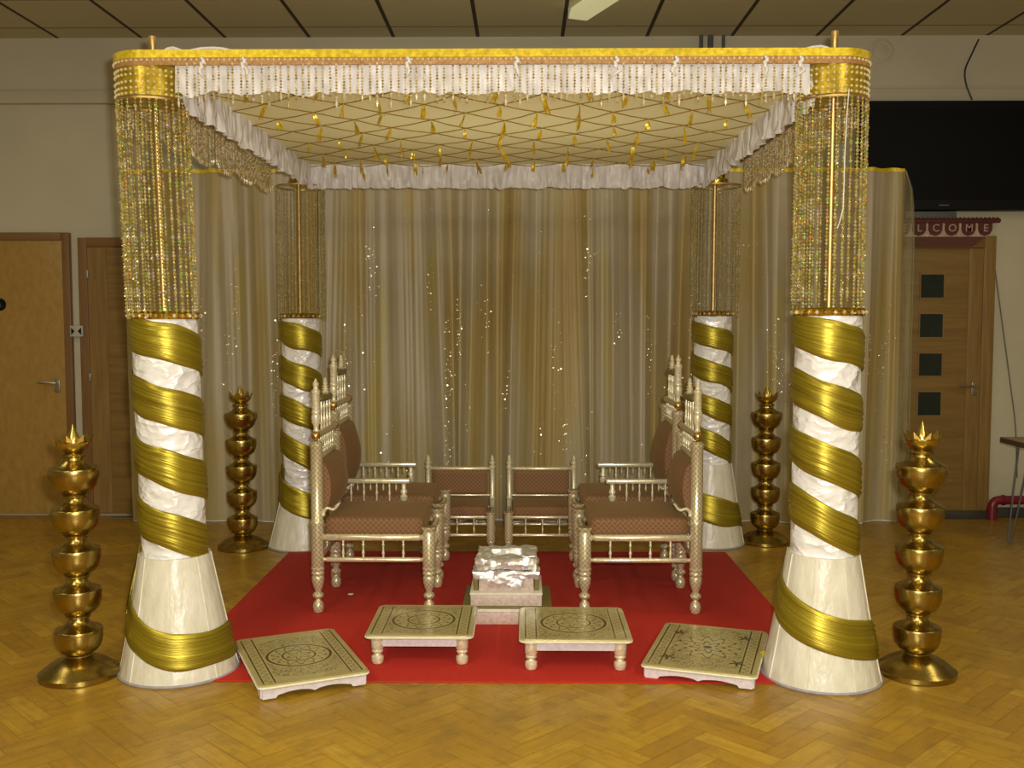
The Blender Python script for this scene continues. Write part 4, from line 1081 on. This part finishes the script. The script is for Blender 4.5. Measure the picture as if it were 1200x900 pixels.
def low_chair(pxl, pxr, label):
    yfr = on_z(595,650,RZ).y+0.015; ybk = yfr+0.33
    xl_ = on_y(pxl,560,ybk).x; xr__ = on_y(pxr,560,ybk).x
    cx = (xl_+xr__)/2; hw = (xr__-xl_)/2; 
    root = thing('low_chair', label, 'chair', (cx,yfr,RZ), 0, 'low gold chairs facing the camera')
    zs = on_y(579,600,yfr).z-RZ; D = ybk-yfr
    k = zs/0.425*1.0
    for sg in (-1,1):
        x = sg*hw
        bm = newbm(); lathe(bm, [(r*0.82,z*k*0.75) for r,z in turned(0)], (x,0,0), 20); lathe(bm, [(0.024,0.225*k*0.75),(0.0255,0.228*k*0.75),(0.0255,zs-0.02),(0.022,zs-0.016),(0.031,zs-0.008),(0.031,zs)], (x,0,0), 20); obj('leg', bm, 'scale', root)
        zt_ = on_y(577,533,ybk).z-RZ
        bm = newbm(); lathe(bm, [(r*0.7,z*k*0.75) for r,z in turned(0)], (x,D,0), 20)
        lathe(bm, [(0.017,0.17*k),(0.017,zs+0.02),(0.02,zs+0.03),(0.015,zs+0.04),(0.0155,zt_-0.09),(0.02,zt_-0.085),(0.02,zt_-0.07),(0.012,zt_-0.064),(0.021,zt_-0.055),(0.021,zt_-0.045),(0.012,zt_-0.04),(0.016,zt_-0.03),(0.009,zt_-0.022),(0.007,zt_-0.012),(0.002,zt_)], (x,D,0), 18); obj('rear_post', bm, 'lac', root)
    zu = on_y(579,606,yfr).z-RZ; zd = on_y(579,627,yfr).z-RZ
    for y in (0,D):
        rod(root, (-hw+0.02,y,zu),(hw-0.02,y,zu),0.012,'seat_rail'); rod(root, (-hw+0.02,y,zd),(hw-0.02,y,zd),0.0105,'stretcher')
        for q in range(3): spindle(root, (-hw+2*hw*(q+1)/4,y,zd+0.008), zu-zd-0.018, k=0.9)
    for x in (-hw,hw):
        rod(root, (x,0.02,zu),(x,D-0.02,zu),0.012,'seat_rail'); rod(root, (x,0.02,zd),(x,D-0.02,zd),0.0105,'stretcher')
    cushion(root, -hw+0.022,hw-0.022,-0.012,D+0.0,zu+0.006,zu+0.066,'seat_cushion', puff=0.006)
    z1_ = on_y(540,549,ybk).z-RZ; z0_ = on_y(540,580,ybk).z-RZ
    rod(root, (-hw+0.012,D,z1_),(hw-0.012,D,z1_),0.013,'top_rail'); rod(root, (-hw+0.012,D,z0_),(hw-0.012,D,z0_),0.0095,'back_rail')
    cushion(root, -hw+0.03,hw-0.03,D-0.022,D+0.018,z0_+0.008,z1_-0.01,'back_panel', puff=0.0)
low_chair(502,577,'left low gold chair with brown pads facing the camera')
low_chair(597,672.4,'right low gold chair with brown pads facing the camera')

# ---------------------------------------------------------------- painted stools
def bajot(cx, cy, hx, hy, h, rz, label, kind, legs=True, zbase=RZ, group='painted low stools around the fire pit'):
    root = thing('painted_stool', label, 'stool', (cx,cy,zbase), rz, group)
    bm = newbm(); prism(bm, rrect(hx,hy,0.022), -0.0085, 0.0085)
    bmesh.ops.bevel(bm, geom=[e for e in bm.edges if abs(e.verts[0].co.z-e.verts[1].co.z) < 1e-6], offset=0.004, segments=2, affect='EDGES')
    tp_ = obj('stool_top', bm, stool_mat('stool_paint', hx, hy, kind), root, loc=(0,0,h-0.0085), flat_angle=35)
    bm = newbm(); loopz = rrect(hx+0.001,hy+0.001,0.023); tube(bm, [(x,y,h-0.0105) for x,y in loopz+[loopz[0]]], 0.0042, 6); obj('pale_edge', bm, 'piping', root)
    if legs:
        for sx in (-1,1):
            for sy in (-1,1):
                bm = newbm(); lh = h-0.018
                lathe(bm, [(0.013,0),(0.021,0.004),(0.026,0.018),(0.025,0.032),(0.014,0.042),(0.013,0.046),(0.022,0.050),(0.024,0.056),(0.020,0.061),(0.026,0.068),(0.0265,lh-0.012),(0.022,lh-0.008),(0.024,lh)], (sx*(hx-0.045),sy*(hy-0.045),0), 20); obj('leg', bm, 'lac', root)
        for (a,b,c,d) in ((-hx+0.06,hx-0.06,-hy+0.034,-hy+0.048),(-hx+0.06,hx-0.06,hy-0.048,hy-0.034),(-hx+0.034,-hx+0.048,-hy+0.06,hy-0.06),(hx-0.048,hx-0.034,-hy+0.06,hy-0.06)):
            bm = newbm(); box(bm, a,b,c,d,h-0.058,h-0.018,0.002); obj('apron', bm, 'skirtwood', root)
    else:
        ins = 0.014; hz = h-0.018
        def scallop(L):
            pts = [(-L,hz),(-L,0),(-L+0.05,0),(-L+0.058,hz*0.28)]
            n = 16
            for i in range(n+1):
                t_ = i/n; x = lerp(-L+0.065, L-0.065, t_); z = hz*(0.32+0.22*abs(math.sin(2*PI*t_)))
                if abs(t_-0.5) < 0.04: z = hz*0.22
                pts.append((x,z))
            return pts+[(L-0.058,hz*0.28),(L-0.05,0),(L,0),(L,hz)]
        for sy in (-1,1):
            bm = newbm(); y = sy*(hy-ins); xz_prism(bm, scallop(hx-ins), y-0.006, y+0.006); obj('apron', bm, 'skirtwood', root, smooth=False)
        for sx in (-1,1):
            bm = newbm(); xz_prism(bm, scallop(hy-ins-0.0062), -0.006, 0.006); 
            bmesh.ops.rotate(bm, verts=bm.verts[:], matrix=Matrix.Rotation(PI/2,3,'Z')); bmesh.ops.translate(bm, verts=bm.verts[:], vec=(sx*(hx-ins),0,0)); obj('apron', bm, 'skirtwood', root, smooth=False)
    return root
def stand_stool(pl, pr, pyn, pyf, h, label, kind):
    z = RZ+h; a = on_z(pl,pyn,z); b = on_z(pr,pyn,z); c = on_z((pl+pr)/2,pyf,z)
    bajot((a.x+b.x)/2, (a.y+c.y)/2, (b.x-a.x)/2, (c.y-a.y)/2, h, 0, label, kind)
stand_stool(427.5,553.5,744.5,709,0.133,'left standing painted stool on turned legs, front of the red carpet','ring')
stand_stool(609.5,741,749.5,711.5,0.138,'right standing painted stool on turned legs, front of the red carpet','ring')
def flat_stool(cs, h, label, kind, z0):
    P = [on_z(px,py,z0+h) for px,py in cs]    # left-far, right-far, right-near, left-near
    c = sum(P, Vector())/4
    ux = ((P[1]-P[0])+(P[2]-P[3]))/2; uy = ((P[0]-P[3])+(P[1]-P[2]))/2
    ang = (math.atan2(ux.y,ux.x)+math.atan2(uy.y,uy.x)-PI/2)/2
    bajot(c.x, c.y, ux.length/2, uy.length/2, h, ang, label, kind, False, z0)
flat_stool([(277,750),(389,736),(433.5,785.5),(301,806)], 0.055, 'left flat painted board stool set askew beside the front left pillar', 'ring', RZ+0.0005)
flat_stool([(781,730),(901.5,739.5),(884,793.5),(751,777.5)], 0.055, 'right flat painted board stool set askew beside the front right pillar', 'floral', RZ+0.0005)
# small yellow scrap by the right pillar
p = on_z(893,765,0.03)
bm = newbm(); vs = [(0,0,0),(0.05,0.005,0.0),(0.055,0.0,0.05),(0.03,-0.004,0.065),(-0.01,-0.004,0.04)]
A = [bm.verts.new(Vector(q)) for q in vs]; B2 = [bm.verts.new(Vector(q)+Vector((0,0.004,0))) for q in vs]
bm.faces.new(A); bm.faces.new(B2)
for k in range(5): bm.faces.new((A[k],A[(k+1)%5],B2[(k+1)%5],B2[k]))
pp = on_z(889,785,RZ)
tag(obj('fabric_scrap', bm, 'gold_trim', loc=(pp.x,pp.y+0.05,RZ)), 'small yellow cloth scrap between the right flat stool and the pillar', 'cloth scrap')

# ---------------------------------------------------------------- fire pit stack
f0 = on_z(594,732,RZ); cxk = on_z(594,732,RZ).x
hb = 0.078
bs = thing('low_plinth', 'low pale pink painted plinth under the foil covered fire pit', 'plinth', (cxk,f0.y+0.2,RZ))
bm = newbm(); box(bm, -0.205,0.205,-0.20,0.20,0,hb-0.018,0.003); obj('plinth_body', bm, 'pinkwood', bs)
bm = newbm(); box(bm, -0.212,0.212,-0.207,0.207,hb-0.018,hb,0.004); obj('plinth_top', bm, 'oliveside', bs)
bm = newbm(); box(bm, -0.19,0.19,-0.2085,-0.2065,hb-0.016,hb-0.002,0.0005); obj('front_beading', bm, 'piping', bs)
z_ = RZ+hb; tr = thing('box_tier', 'pale pink box tier standing on the plinth below the foil', 'box', (cxk-0.004,f0.y+0.2,z_))
bm = newbm(); box(bm, -0.168,0.168,-0.165,0.165,0,0.052,0.003); obj('tier_body', bm, 'pinkwood', tr)
bm = newbm(); box(bm, -0.171,0.171,-0.168,0.168,0.052,0.062,0.002); obj('tier_top', bm, 'piping', tr)
z_ += 0.062
fp = thing('fire_pit', 'square fire pit box wrapped in crumpled silver foil', 'fire pit', (cxk-0.004,f0.y+0.2,z_))
bm = newbm(); box(bm, -0.13,0.13,-0.13,0.13,0,0.062,0.003); obj('pit_body', bm, 'pinkwood', fp)
for sx in (-1,1):
    bm = newbm(); box(bm, min(sx*0.1335,sx*0.155),max(sx*0.1335,sx*0.155),-0.12,0.13,0.0,0.085,0.003); obj('side_board', bm, 'oliveside', fp)
def crumple(bm, x0,x1,y0,y1,z0,z1, sd, amp):
    old_v = set(bm.verts); old_e = set(bm.edges)
    box(bm, x0,x1,y0,y1,z0,z1)
    bmesh.ops.subdivide_edges(bm, edges=[e for e in bm.edges if e not in old_e], cuts=17, use_grid_fill=True)
    for v_ in [v for v in bm.verts if v not in old_v]:
        q = v_.co*19+Vector((sd,sd*2,0)); n_ = noise.noise_vector(q); n2 = noise.noise_vector(q*2.6)
        v_.co += Vector((n_.x,n_.y,n_.z*0.8))*amp+Vector((n2.x,n2.y,n2.z))*amp*0.3
bm = newbm(); crumple(bm, -0.152,0.152,-0.148,0.15,0.062,0.10,1,0.011)
# skirt tongue of foil hanging over the front
crumple(bm, -0.085,0.085,-0.150,-0.135,0.022,0.075,6,0.009)
obj('lower_foil', bm, 'foil', fp, flat_angle=15)
bm = newbm()
for (a,b,c,d) in ((-0.142,0.142,-0.14,-0.075),(-0.142,0.142,0.075,0.14),(-0.142,-0.075,-0.075,0.075),(0.075,0.142,-0.075,0.075)):
    crumple(bm, a,b,c,d,0.105,0.158,a*30+c*11,0.009)
crumple(bm, -0.09,0.09,-0.09,0.09,0.10,0.135,9,0.006)
obj('upper_foil', bm, 'foil', fp, flat_angle=15)
# white petal on the carpet
p = on_z(411,697,RZ)
bm = newbm(); sphere(bm, (0,0,0.004), 0.016, 12, 0.25); tag(obj('white_petal', bm, 'white', loc=(p.x,p.y,RZ)), 'tiny white scrap on the red carpet under nearest left armchair', 'scrap')

# ---------------------------------------------------------------- light
w = bpy.data.worlds.new('room_air'); scene.world = w; w.use_nodes = True
w.node_tree.nodes['Background'].inputs[0].default_value = (0.9,0.8,0.55,1); w.node_tree.nodes['Background'].inputs[1].default_value = 0.05
def area(name, loc, rot, sx, sy, e, col):
    l = bpy.data.lights.new(name, 'AREA'); l.shape = 'RECTANGLE'; l.size = sx; l.size_y = sy; l.energy = e; l.color = col
    o = bpy.data.objects.new(name, l); COL.objects.link(o); o.location = loc; o.rotation_euler = rot; return o
# camera flash
area('camera_flash', (0.06,0.02,H+0.07), (PI/2-0.06,0,0), 0.06, 0.04, 118, (1.0,0.96,0.86))
# ceiling fluorescents of the hall, the last one an added fill
for (x,y) in ((-2.4,0.6),(2.2,0.6),(-2.4,-2.6),(2.2,-2.6)):
    area('hall_and_fill_light', (x,y,ZC-0.1), (0,0,0), 0.3, 1.8, 60, (1.0,0.90,0.58))
for x in (-3.6,3.4): area('hall_and_fill_light', (x,4.4,ZC-0.1), (0,0,0), 0.3, 1.5, 11, (1.0,0.90,0.58))
area('hall_and_fill_light', (-0.1,4.9,ZC-0.1), (0,0,0), 1.8, 0.3, 9, (1.0,0.90,0.58))  # added lamp above the canopy to brighten its cloth, no fixture known here

# ---------------------------------------------------------------- camera
cam = bpy.data.cameras.new('camera'); co = bpy.data.objects.new('camera', cam); COL.objects.link(co)
cam.sensor_fit = 'HORIZONTAL'; cam.sensor_width = 36; cam.lens = F/1200*36; cam.clip_start = 0.05
co.location = (0,0,H); co.rotation_euler = (PI/2-PITCH, 0, YAW)
scene.camera = co
vs_ = scene.view_settings; vs_.view_transform = 'Standard'; vs_.look = 'None'; vs_.gamma = 1; vs_.use_curve_mapping = False; vs_.exposure = 0.0
